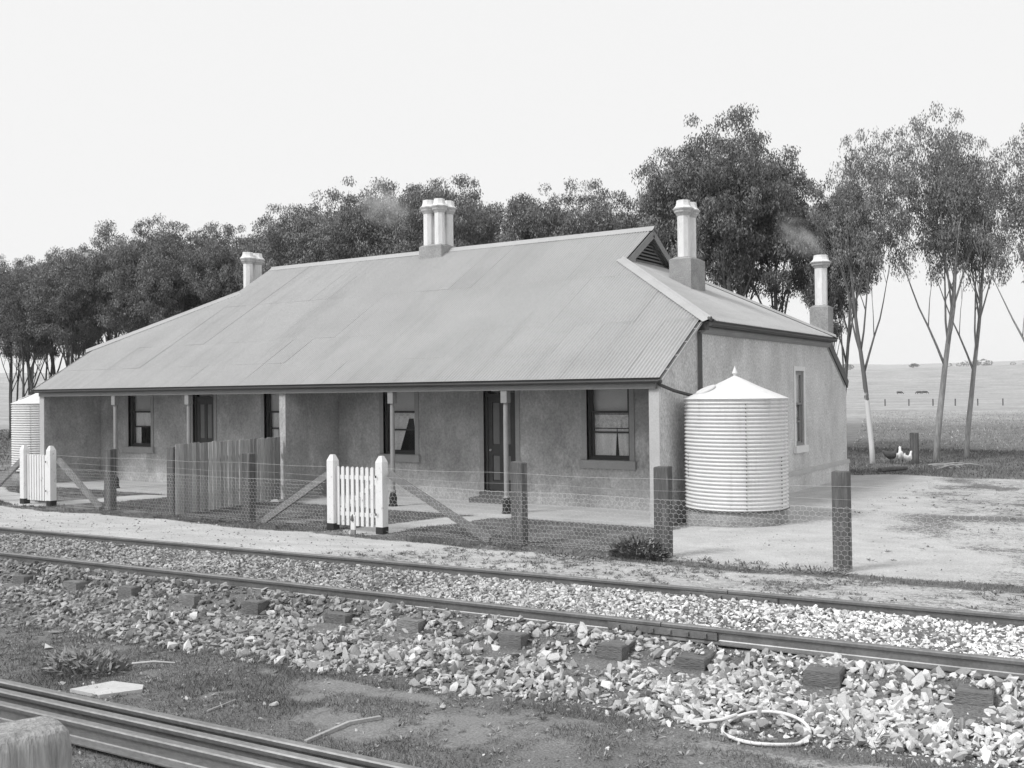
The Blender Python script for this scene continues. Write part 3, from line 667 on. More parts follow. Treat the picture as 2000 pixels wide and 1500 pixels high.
def hip_sheets(side):
    xe, xa = (XE, AR) if side > 0 else (XEL, AL_); k = (GZ-ZE)/abs(xe-xa)
    y = YE
    while y < 2*YR-YE-.02:
        y2 = min(y+PER*10, 2*YR-YE); ys = np.arange(y, y2+1e-6, PER/6)
        # distance from the eave up to the hip line or the gablet
        run = np.minimum(np.minimum((ys-YE), (2*YR-YE-ys))*abs(xe-xa)/(GY-YE), abs(xe-xa)+.25)
        run = np.maximum(run, 0); lift = rr.uniform(0, .005)
        wv = np.cos(2*PI*ys/PER)*AMP + lift
        r0 = np.stack([np.full(ys.shape, xe+.02*side), ys, ZE-.012+wv], 1); r1 = np.stack([xe-side*run, ys, ZE+k*run+wv], 1)
        P = np.concatenate([r0, r1]); n = len(ys); a = np.arange(n-1); F = np.stack([a, a+1, a+n+1, a+n], 1)
        if side < 0: F = F[:, ::-1]
        link('hip_sheet', np_mesh('hip_sheet', P-np.array(OFF[roof.name]), F, smooth=True), 'iron_roof', roof); y += PER*10
hip_sheets(1); hip_sheets(-1)
# ridge and hip caps
def cap(p, q, na, nb, wd=.17, roll=.028, name='ridge_cap'):
    p, q = Vector(p), Vector(q); d = (q-p).normalized(); pr = []
    for nn, ot in ((na, nb), (nb, na)):
        nn = Vector(nn).normalized(); e = d.cross(nn).normalized()
        if e.dot(Vector(ot)) > 0: e = -e
        pr.append((e, nn))
    vs = []; sec = []
    (ea, n_a), (eb, n_b) = pr; h = .026
    up = (n_a+n_b).normalized()
    sec = [ea*wd+n_a*h, ea*.03+n_a*(h+.004)] + [up*(h+roll*.6)+ (ea*math.cos(t)+0*ea)*roll*(1 if True else 0) + up*math.sin(t)*roll for t in (0.2, .9, 1.57)] + [up*(h+roll*.6)+eb*math.cos(t)*roll+up*math.sin(t)*roll for t in (.9, .2)] + [eb*.03+n_b*(h+.004), eb*wd+n_b*h]
    n = len(sec)
    for c in (p, q): vs += [c+s for s in sec]
    MB().add(vs, [(i, i+1, n+i+1, n+i) for i in range(n-1)]).build(name, 'iron_cap', roof, smooth=True)
NF = (0, -SL, 1); NB = (0, SL, 1); kh = (GZ-ZE)/(XE-AR)
cap((AL_-.14, YR, ZR+.006), (AR+.16, YR, ZR+.006), NB, NF)
for sd, xa, xe in ((1, AR, XE), (-1, AL_, XEL)):
    NH = (kh*sd, 0, 1)
    if sd > 0:
        cap((xe+.02, YE-.02, ZE), (xa, GY, GZ+.006), NF, NH, name='hip_cap'); cap((xe+.02, 2*YR-YE+.02, ZE), (xa, 2*YR-GY, GZ+.006), NH, NB, name='hip_cap')
    else:
        cap((xe-.02, YE-.02, ZE), (xa, GY, GZ+.006), NH, NF, name='hip_cap'); cap((xe-.02, 2*YR-YE+.02, ZE), (xa, 2*YR-GY, GZ+.006), NB, NH, name='hip_cap')
MB().tube([(XE-.02, YE-.015, ZE+.035), (XE+.045, YE-.07, ZE+.00)], .034, 8).build('hip_cap_end', 'lead_dark', roof)
# gablets with louvres
for sd, xa in ((1, AR), (-1, AL_)):
    xo = xa+sd*.13
    gb = MB()
    for a, b in (((GY-.03, GZ-.02), (YR, ZR-.01)), ((2*YR-GY+.03, GZ-.02), (YR, ZR-.01))):
        gb.beam((xo, a[0], a[1]-.11), (xo, b[0], b[1]-.115), .03, .17, (0, 0, 1))
    gbo = gb.build('gablet', 'paint_grey', roof)
    # curved feet of the bargeboards
    ft = MB(); ft.poly_x([(GY+.02, GZ-.16), (GY+.42, GZ-.16), (GY+.40, GZ+.02), (GY+.30, GZ+.12), (GY+.22, GZ+.06)], xo-.014, xo+.014)
    ft.poly_x([(2*YR-y, z) for y, z in [(GY+.02, GZ-.16), (GY+.42, GZ-.16), (GY+.40, GZ+.02), (GY+.30, GZ+.12), (GY+.22, GZ+.06)]], xo-.0145, xo+.0145)
    # edging
    for s2 in (1,):
        eg = MB()
        for a, b in (((GY-.05, GZ+.012), (YR, ZR+.022)), ((2*YR-GY+.05, GZ+.012), (YR, ZR+.022))): eg.beam((xo+sd*.01, a[0], a[1]-.014), (xo+sd*.01, b[0], b[1]-.014), .06, .022)
        eg.build('gablet_edging', 'iron_cap', gbo) if False else None
    bk = MB(); bk.poly_x([(GY+.1, GZ-.06), (2*YR-GY-.1, GZ-.06), (YR, ZR-.10)], xa-sd*.14, xa-sd*.12); bk.build('backing', 'interior', gbo) if False else None
    o = OFF[gbo.name]
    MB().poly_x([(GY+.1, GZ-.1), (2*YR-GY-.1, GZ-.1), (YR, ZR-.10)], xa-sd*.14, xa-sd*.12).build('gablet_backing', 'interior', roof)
    for k in range(7):
        z = GZ-.02+k*.085; hw = (ZR-.20-z)/SL
        if hw > .08: MB().beam((xa-sd*.04, YR-hw, z), (xa-sd*.04, YR+hw, z), .09, .012, (sd*.75, 0, 1)).build('louvre', 'paint_grey', roof)
    ft.build('bargeboard_foot', 'paint_grey', roof)
    MB().beam((xo, GY+.3, GZ-.13), (xo, 2*YR-GY-.3, GZ-.13), .02, .10).build('gablet_sill', 'paint_grey', roof)
# verge trim of the veranda roof, with small cleats
for x in (VX+.022, -L-VX-.022):
    MB().beam((x, -OG-.04, zf(-OG-.04)-.02), (x, YE-.06, zf(YE-.06)-.02), .075, .030).build('verge_board', 'lead_dark', roof)
    sg = 1 if x > 0 else -1
    MB().beam((x+sg*.046, -OG-.05, zf(-OG-.05)-.012), (x+sg*.046, YE-.06, zf(YE-.06)-.012), .012, .05).build('verge_edging', 'iron_cap', roof)
    for k in range(4):
        y = .12+k*.44; MB().beam((x-sg*.03, y, zf(y)+.004), (x+sg*.05, y, zf(y)+.004), .022, .02).build('cleat', 'iron_cap', roof)
    yb0, yb1 = 2*YR-YE+.06, YB+.06
    MB().beam((x, yb0, zf(yb0)-.06), (x, yb1, zf(yb1)-.06), .06, .22).build('verge_board', 'paint_dark', roof)
    MB().beam((x-sg*.03, yb0, zf(yb0)-.22), (x-sg*.03, yb1-.25, zf(yb1-.25)-.22), .06, .12).build('barge_moulding', 'paint_grey', roof)
# side gutters and fascias under the hip eaves
for sd, xe in ((1, XE), (-1, XEL)):
    g = MB(); pr = [(sd*a, b) for a, b in gprof]
    g.sweep(gp2 if sd > 0 else [(-a, b) for a, b in gprof][::-1], (xe-sd*.02, YE-.03, ZE-.125), (xe-sd*.02, 2*YR-YE+.03, ZE-.125)); g.build('side_gutter', 'paint_dark', roof)
    xb = XR if sd > 0 else XL
    fb = MB(); lo, hi = (xb+sd*.001, xe-sd*.03) if sd > 0 else (xe-sd*.03, xb+sd*.001)
    fb.box((min(lo, hi), YE+.0, ZE-.14), (max(lo, hi), 2*YR-YE, ZE-.045))
    fb.build('eave_box', 'paint_dark', roof)
    fm = MB(); fm.sweep([(0,0),(.05,0),(.08,.03),(.10,.07),(.10,.12),(0,.12)] if sd > 0 else [(0,.12),(-.10,.12),(-.10,.07),(-.08,.03),(-.05,0),(0,0)], (xb+sd*.004, YE-.01, ZE-.262), (xb+sd*.004, 2*YR-YE+.01, ZE-.262)); fm.build('eave_moulding', 'paint_grey', roof)
    MB().box((min(0.01, xe-.04) if sd > 0 else xe+.04, YE-.035, ZE-.20), ((xe-.02) if sd > 0 else -L-.01, YE-.003, ZE-.03)).build('eave_return', 'paint_dark', roof)
# flashing strip along the side hip
# downpipe from the veranda gutter to the tank
MB().tube([(.03, -.12, 2.57), (.05, -.02, 2.52), (.16, .30, 2.42), (.30, .62, 2.345), (.34, .70, 2.33)], .032, 10).build('downpipe', 'paint_dark', cot, smooth=True)
# chimneys
def chimney(x0, x1, y0, y1, zb, zt, shafts, zs, zc, hw=.145, zback=None):
    b = MB(); e = .03
    b.add([(x0,y0,zb),(x1,y0,zb),(x1,y1,zb),(x0,y1,zb),(x0,y0,zt),(x1,y0,zt),(x1,y1,zt),(x0,y1,zt),(x0+.12,y0+.12,zt+.07),(x1-.12,y0+.12,zt+.07),(x1-.12,y1-.12,zt+.07),(x0+.12,y1-.12,zt+.07)],
          [(0,3,2,1),(0,1,5,4),(1,2,6,5),(2,3,7,6),(3,0,4,7),(4,5,9,8),(5,6,10,9),(6,7,11,10),(7,4,8,11),(8,9,10,11)])
    ch = b.build('chimney', 'chimney_base', cot)
    for cx, cy in shafts:
        MB().lathe([(hw, zt+.02), (hw, zs)], (cx, cy), 8, PI/8).build('shaft', 'chimney_white', ch)
        h = zc-zs; R = hw*1.04
        MB().lathe([(R, zs+.001), (R*1.18, zs+.05*h/.38), (R*1.42, zs+.085*h/.38), (R*1.46, zs+.12*h/.38), (R*1.50, zs+.13*h/.38), (R*1.66, zs+.155*h/.38), (R*1.68, zs+.185*h/.38)], (cx, cy), 8, PI/8).build('moulding', 'chimney_cap', ch)
        MB().lathe([(R*1.66, zs+.1855*h/.38), (R*1.50, zs+.20*h/.38), (R*1.22, zs+.25*h/.38), (R*1.10, zs+.31*h/.38), (R*1.06, zc), (R*.72, zc), (R*.68, zc-.06)], (cx, cy), 8, PI/8).build('flared_top', 'chimney_white', ch)
    return ch
cc = chimney(-9.92, -9.14, 5.64, 6.46, 5.9, 6.55, [(-9.34, 5.84), (-9.73, 5.84), (-9.34, 6.25), (-9.73, 6.25)], 7.48, 7.87)
cc['label'] = 'central chimney with a cluster of four white shafts on the ridge'
c2 = chimney(-2.13, -1.58, 5.26, 6.12, 4.55, 5.53, [(-1.855, 5.50), (-1.855, 5.88)], 6.57, 6.94)
c2['label'] = 'right chimney with two white shafts beside the gablet'
c3 = chimney(-.46, .04, 10.75, 11.25, 3.1, 4.66, [(-.21, 11.0)], 5.73, 6.09, hw=.165)
c3['label'] = 'rear chimney with a single white shaft behind the right hip'
c4 = chimney(-17.05, -16.5, 5.36, 6.25, 4.6, 5.5, [(-16.76, 5.60), (-16.76, 5.98)], 6.60, 6.97, hw=.155)
c4['label'] = 'left chimney with two white shafts behind the left hip'

# ------------------------------------------------------------------ rain water tanks
def tank(cx, cy, R, z0, z1, za, label, slabel, n=29):
    st = MB(); st.lathe([(R-.02, -.1), (R-.01, .1), (R-.03, z0-.03)], (cx, cy), 28); sto = st.build('tank_stand', 'stand_stone', None)
    sto.data.transform(Matrix.Translation((-cx, -cy, 0))); sto.location = (cx, cy, 0); tag(sto, slabel, 'tank stand')
    t = thing('water_tank', label, 'water tank', (cx, cy, z0))
    MB().lathe([(R-.005, z0-.028), (R+.012, z0-.02), (R+.012, z0-.001)], (cx, cy), 40).build('base_plate', 'lead_dark', t)
    prof = []; N = n*6
    for i in range(N+1): prof.append((R-.044*(1-abs(math.cos(PI*i/6))), z0+(z1-z0)*i/N))
    MB().lathe(prof, (cx, cy), 56).build('tank_wall', 'tank_iron', t, smooth=True)
    rf = MB().lathe([(R+.006, z1-.004), (R+.02, z1+.004), (R*.5, z1+(za-z1)*.5), (.03, za)], (cx, cy), 40).build('tank_roof', 'tank_roof', t)
    MB().lathe([(.025, za-.01), (.03, za+.03), (.055, za+.05), (.05, za+.06), (.0, za+.19)], (cx, cy), 12).build('finial', 'tank_iron', rf)
    # rivet seams
    for ang, a, b in ((-1.02, 0, .99), (-2.35, .28, .55), (-.2, 0, .5)):
        s = MB()
        for k in range(int(n*a), int(n*b)):
            z = z0+(z1-z0)*(k+.5)/n; x = cx+(R+.002)*math.cos(ang); y = cy+(R+.002)*math.sin(ang); s.box((x-.008, y-.008, z-.009), (x+.008, y+.008, z+.009), ang)
        s.build('rivet_seam', 'lead_dark', t)
    # hatch: shallow disc lying on the cone
    an = -2.3; sl = (za-z1)/R; h = MB(); nn = 20; rad = .19
    pc = Vector((cx+.62*R*math.cos(an), cy+.62*R*math.sin(an), z1+(za-z1)*.38)); er = Vector((math.cos(an), math.sin(an), -sl)).normalized(); et = Vector((-math.sin(an), math.cos(an), 0)); en = er.cross(et)*(1)
    if en.z < 0: en = -en
    vs = [pc+en*.004+(er*math.cos(q)+et*math.sin(q))*rad for q in [2*PI*i/nn for i in range(nn)]] + [pc+en*.03+(er*math.cos(q)+et*math.sin(q))*(rad-.004) for q in [2*PI*i/nn for i in range(nn)]]
    h.add(vs, [tuple(range(nn, 2*nn))] + [(i, (i+1)%nn, nn+(i+1)%nn, nn+i) for i in range(nn)]); h.build('hatch', 'tank_roof', rf)
    return t
tank(1.07, 1.0, .94, .28, 2.26, 2.68, 'corrugated iron water tank with conical lid beside the right wing wall', 'round stone stand under the tank at the right wing wall')
tank(-20.72, 1.15, .94, .28, 2.26, 2.68, 'corrugated iron water tank half hidden behind the left wing wall', 'round stone stand under the tank at the left wing wall')

# ------------------------------------------------------------------ front fence, gates
FY = -3.5
def gz(x, y): return float(ground_z(np.array([x]), np.array([y]))[0])
def fence(label, x0, x1, posts, braces, wires, net, loc):
    f = thing('wire_fence', label, 'fence', (loc, FY, 0), 'wire netting fence along the railway')
    for x in posts:
        r = random.Random(int(x*100)); wdt = .115+r.uniform(-.008, .01); z1 = 1.31+r.uniform(-.01, .01); lean = r.uniform(-.02, .02)
        m = MB(); m.cbox((x-wdt, FY-.02, gz(x, FY)-.15), (x+wdt, FY+.14, z1), .010)
        m.v = [(a+lean*c*.5, b, c+(.012*math.sin(a*37) if c > 1 else 0)) for a, b, c in m.v]
        m.build('post', 'post_wood', f)
    for (xa, za, xb, zb) in braces:
        MB().beam((xa, FY+.05, za), (xb, FY+.05, zb), .075, .12).build('brace', 'brace_wood', f)
    for z, rad in wires:
        pts = []; n = max(2, int((x1-x0)/.7))
        for i in range(n+1):
            x = x0+(x1-x0)*i/n; pts.append((x, FY-.03, z+.012*math.sin(x*2.1+z*9)))
        MB().tube(pts, rad, 4, False).build('wire', 'wire', f)
    if net:
        cw, h = .082, .083; seg = []; zt = .84
        nx = int((net[1]-net[0])/cw); nz = int(zt/(h*.75))
        # hexagon netting as zigzags joined by short verticals
        for j in range(nz+1):
            zb = .02+j*h*.75; off = (j % 2)*cw/2
            for i in range(nx):
                xc = net[0]+i*cw+off; wob = .006*math.sin(i*1.7+j*2.3)
                a = (xc, FY-.028, zb+wob); b = (xc+cw/2, FY-.028, zb+h*.25+wob); c = (xc+cw, FY-.028, zb+.006*math.sin((i+1)*1.7+j*2.3))
                seg += [(a, b), (b, c)]
                if j < nz: seg.append((b, (b[0], FY-.028, zb+h*.75)))
        A = np.array([s[0] for s in seg]); Bp = np.array([s[1] for s in seg]); g0 = ground_z(A[:, 0], np.full(len(A), FY)); A[:, 2] += g0; Bp[:, 2] += g0
        d = Bp-A; d /= np.linalg.norm(d, axis=1)[:, None]; up = np.array([0, 1.0, 0]); sd = np.cross(d, up); rad = .0015
        ring = []
        for q in range(3):
            t = 2*PI*q/3; ring.append((sd*math.cos(t)+up[None]*math.sin(t))*rad)
        Vv = np.stack([A+ring[0], A+ring[1], A+ring[2], Bp+ring[0], Bp+ring[1], Bp+ring[2]], 1).reshape(-1, 3); o = np.arange(len(A))[:, None]*6
        F = np.concatenate([np.array([[a, b, 3+b, 3+a]])+o for a, b in ((0, 1), (1, 2), (2, 0))])
        link('netting', np_mesh('netting', Vv-np.array([loc, FY, 0]), F), 'wire', f)
    return f
W5 = [(1.13, .0019), (.97, .0013), (.85, .0017), (.06, .0016)]
fence('wire netting fence with heavy timber posts right of the middle white gate', -3.52, 9.5, [-.85, 1.63, 4.20, 6.85], [(-3.50, 1.03, -1.42, .03)], W5+[(.45, .0013)], (-3.5, 9.2), 1.63)
fence('wire netting fence between the two white gates', -13.0, -4.92, [-11.23, -7.0], [(-4.93, .98, -6.62, .03), (-13.05, 1.03, -11.55, .03)], W5, (-13.05, -4.95), -9.0)
fence('wire netting fence left of the far left gate', -30.0, -14.45, [-16.9, -19.5, -22.2, -25], [(-14.47, .98, -15.9, .10)], W5, (-24, -14.5), -18.0)
def gate(xl, xr, label, nP=9):
    g = thing('picket_gate', label, 'gate', ((xl+xr)/2, FY, 0), 'white picket gates')
    for x in (xl, xr):
        hw = .076; z0 = gz(x, FY)
        m = MB(); r = [(x-hw, FY-hw), (x+hw, FY-hw), (x+hw, FY+hw), (x-hw, FY+hw)]
        vs = [(a, b, z0+.12) for a, b in r] + [(a, b, 1.24) for a, b in r] + [(x+(a-x)*.45, FY+(b-FY)*.45, 1.345) for a, b in r]
        m.add(vs, [(0,3,2,1)]+[(i, (i+1)%4, 4+(i+1)%4, 4+i) for i in range(4)]+[(4+i, 4+(i+1)%4, 8+(i+1)%4, 8+i) for i in range(4)]+[(8,9,10,11)])
        po = m.build('gate_post', 'white_paint', g)
        MB().box((x-hw-.002, FY-hw-.002, z0-.15), (x+hw+.002, FY+hw+.002, z0+.119)).build('tarred_foot', 'black_tar', po)
    a, b = xl+.118, xr-.112; stp = (b-a)/(nP-1); y = FY+.02
    for i in range(nP):
        x = a+i*stp; wd = .032; pts = []
        zb, zt = .10, 1.14
        prof = [(x-wd, zb), (x+wd, zb), (x+wd, zt-.035), (x+wd*.7, zt-.010), (x, zt), (x-wd*.7, zt-.010), (x-wd, zt-.035)]
        n = len(prof); m = MB(); m.add([(p, y-.022, q) for p, q in prof]+[(p, y, q) for p, q in prof], [tuple(range(n)), tuple(range(2*n-1, n-1, -1))]+[(k, n+k, n+(k+1)%n, (k+1)%n) for k in range(n)])
        m.build('picket', 'white_paint', g)
    for z in (.30, .95): MB().box((a-.03, y+.001, z-.035), (b+.03, y+.030, z+.035)).build('rail', 'white_paint', g)
    MB().beam((a+.03, y+.018, .36), (b-.03, y+.018, .89), .026, .07).build('diagonal_brace', 'white_paint', g)
    h = MB(); 
    for z in (.30, .95): h.box((xl+.02, FY-.112, z-.012), (xl+.24, FY-.106, z+.012)) if False else h.box((xr-.06, FY-.111, z+.02), (xr-.03, FY-.105, z+.06))
    h.build('hinge', 'black_tar', g)
    return g
gate(-4.775, -3.64, 'white picket gate with two stout posts in the middle of the fence')
gate(-14.27, -13.25, 'white picket gate with two stout posts at the far left of the fence')
# small white stake in front of the gate
sk = MB(); x, y = -3.98, -3.86; z0 = gz(x, y)
sk.cbox((x-.05, y-.02, z0+.09), (x+.05, y+.02, z0+.34), .008); sk.add([], []); 
ss_ = thing('white_stake', 'short white stake with a pointed head before the middle gate', 'stake', (x, y, z0))
sk.build('stake_shaft', 'white_paint', ss_); MB().box((x-.045, y-.018, z0-.05), (x+.045, y+.018, z0+.089)).build('stake_foot', 'paint_grey', ss_)
MB().lathe([(.0, z0+.23), (.035, z0+.25), (.03, z0+.29), (.02, z0+.33), (.0, z0+.36)], (x, y-.018), 8).build('knob', 'step_stone', ss_)

# ------------------------------------------------------------------ paling partition
pf = thing('paling_fence', 'weathered grey paling partition running from the veranda to the wire fence', 'fence', (-9.35, -1.8, 0))
p0, p1 = Vector((-9.10, -3.46, 0)), Vector((-9.60, -.06, 0)); n = 28; d = (p1-p0).normalized(); nn = Vector((d.y, -d.x, 0)); Lp = (p1-p0).length
for i in range(n):
    c = p0 + d*(Lp*(i+.5)/n); wd = Lp/n*.5-random.uniform(.005, .013); zt = 1.45+random.uniform(-.012, .012); th = random.uniform(.006, .010); off = random.uniform(-.006, .006); tl = random.uniform(-.008, .008)
    m = MB(); q = []
    for z, k in ((0.0+random.uniform(-.02, .03), 0), (zt, tl)):
        for a, b in ((-1, -1), (1, -1), (1, 1), (-1, 1)): q.append(c + d*(a*wd+k) + nn*(b*th+off) + Vector((0, 0, z+(.003*a if z > 1 else 0))))
    m.add(q, [(0,3,2,1),(4,5,6,7),(0,1,5,4),(1,2,6,5),(2,3,7,6),(3,0,4,7)]).build('paling', 'paling_wood', pf)
for z in (.35, 1.1): MB().beam(p0-nn*.05+Vector((0,0,z)), p1-nn*.05+Vector((0,0,z)), .05, .08).build('rail', 'paling_wood', pf)
MB().cbox((-9.32, -3.50, -.1), (-9.12, -3.40, 1.40), .012).build('end_post', 'post_wood', pf)

# ------------------------------------------------------------------ gum trees
def tree_variant(seed, H=11.5, R=1.9, multi=False, density=1.0):
    r = random.Random(seed); nr = np.random.default_rng(seed)
    tr = MB(); clumps = []
    def limb(p, dirv, length, r0, depth):
        pts = [Vector(p)]; rad = [r0]; dv = Vector(dirv).normalized(); n = 6
        for i in range(n):
            dv = (dv + Vector((r.uniform(-.13, .13), r.uniform(-.13, .13), r.uniform(0, .12)))).normalized()
            pts.append(pts[-1]+dv*length/n); rad.append(max(.010, r0*(1-.82*(i+1)/n)))
        tr.tube(pts, rad, 6 if depth < 2 else 4)
        if depth < 2:
            for k in range(3 if depth == 0 else 2):
                j = r.randint(2, n-1); q = pts[j]; az = r.uniform(0, 2*PI); out = Vector((math.cos(az), math.sin(az), r.uniform(.5, 1.3))).normalized()
                limb(q, (out*.8+dv*.6), length*r.uniform(.34, .5), rad[j]*.6, depth+1)
        for j in range(3, n+1):
            if depth > 0 or j > 3: clumps.append((pts[j]+Vector((r.uniform(-.25, .25), r.uniform(-.25, .25), r.uniform(-.1, .25))), .42+.25*r.random()))
        return pts
    trunks = 3 if multi else 1
    for q in range(trunks):
        bx, by = (r.uniform(-.35, .35), r.uniform(-.35, .35)) if multi else (0, 0)
        ln = Vector((r.uniform(-.05, .05), r.uniform(-.05, .05), 1)); pts = [Vector((bx, by, -.2))]; rad = [.135 if not multi else .09]; N = 12; top = H*(.80 if not multi else r.uniform(.7, .8))
        for i in range(N):
            ln = (ln + Vector((r.uniform(-.06, .06), r.uniform(-.06, .06), .12))).normalized(); pts.append(pts[-1]+ln*(top+.2)/N)
            rad.append(rad[0]*(1-.78*(i+1)/N)*(1.0 if i else .92))
        tr.tube(pts, rad, 8)
        nl = (9 if not multi else 4); a0 = r.uniform(0, 6)
        for k in range(nl):
            f = .34+.46*k/max(1, nl-1); j = min(N-1, int(f*N)); base = pts[j].lerp(pts[j+1], r.random()); az = a0+k*2.4
            spread = r.uniform(.30, .55); ln_ = (H*.93-base.z)*r.uniform(.48, .68)*(1.0 if k < nl-3 else .85)
            dv = Vector((math.cos(az)*spread, math.sin(az)*spread, 1.0))
            limb(base, dv, ln_, rad[j]*.55, 0)
        for j in range(N-4, N+1): clumps.append((pts[j]+Vector((r.uniform(-.4, .4), r.uniform(-.4, .4), r.uniform(0, .3))), .6))
        for k in range(0): clumps.append((pts[-1]+Vector((r.uniform(-.8, .8), r.uniform(-.8, .8), r.uniform(.2, H*.16))), .55))
    # leaves: rounded lobes of drooping clumps, gathered about the limbs
    lobes = [(Vector((r.uniform(-.2, .2), r.uniform(-.2, .2), H-1.45)), 1.4)]
    nl1 = 5; a1 = r.uniform(0, 6)
    for k in range(nl1): lobes.append((Vector((math.cos(a1+k*1.256)*R*r.uniform(.35, .62), math.sin(a1+k*1.256)*R*r.uniform(.35, .62), H*r.uniform(.77, .855))), r.uniform(.85, 1.15)))
    for k in range(6): lobes.append((Vector((math.cos(a1+.5+k*1.05)*R*r.uniform(.5, .8), math.sin(a1+.5+k*1.05)*R*r.uniform(.5, .8), H*r.uniform(.64, .74))), r.uniform(.75, 1.05)))
    for k in range(4): lobes.append((Vector((math.cos(a1+k*1.6)*R*r.uniform(.5, .9), math.sin(a1+k*1.6)*R*r.uniform(.5, .9), H*r.uniform(.55, .64))), r.uniform(.4, .65)))
    cl = []
    for c, q in lobes:
        for k in range(int(16*q*q)+3):
            u = Vector((r.gauss(0, 1), r.gauss(0, 1), r.gauss(0, 1))).normalized()*q*r.uniform(.45, 1.0); cl.append((tuple(c+u), r.uniform(.24, .40)))
    for c, q in clumps:
        if r.random() < .35 and H*.45 < c.z < H-.6: cl.append((tuple(c), r.uniform(.25, .4)))
    C = np.array([c[0] for c in cl]); S = np.array([c[1] for c in cl])
    npc = int(42000*density/len(C)); n = npc*len(C)
    ci = np.repeat(np.arange(len(C)), npc); u = nr.normal(size=(n, 3)); u /= np.linalg.norm(u, axis=1)[:, None]
    P = C[ci]+u*(S[ci]*nr.random(n)**.45)[:, None]*np.array([1.05, 1.05, .85])
    P[:, 2] -= .12*nr.random(n)
    d = np.stack([nr.normal(0, .45, n), nr.normal(0, .45, n), -1+nr.normal(0, .35, n)], 1); d /= np.linalg.norm(d, axis=1)[:, None]
    rv = nr.normal(size=(n, 3)); sdv = np.cross(d, rv); sdv /= np.linalg.norm(sdv, axis=1)[:, None]
    ll = nr.uniform(.07, .15, n)[:, None]; ww = nr.uniform(.012, .026, n)[:, None]
    Vt = np.stack([P, P+d*ll*.45+sdv*ww, P+d*ll, P+d*ll*.45-sdv*ww], 1).reshape(-1, 3); F = np.arange(4*n).reshape(-1, 4)
    tone = np.repeat(np.clip((.75+.5*nr.random(len(C)))[ci]*(.7+.6*nr.random(n)), .4, 1.7), 4)
    return tr, np_mesh('crown', Vt, F, tone)
TV = []
for k, (R, mu, de) in enumerate([(2.2, False, 1.0), (2.5, False, 1.1), (2.0, False, .95), (2.6, False, 1.15), (2.1, True, .9), (1.9, False, .56)]):
    tm, cm = tree_variant(40+k, 11.5, R, mu, de); cm.materials.append(MATS['leaf'])
    tme = bpy.data.meshes.new('trunk'); tme.from_pydata([tuple(v) for v in tm.v], [], tm.f); tme.polygons.foreach_set('use_smooth', [True]*len(tme.polygons)); TV.append((tme, cm))
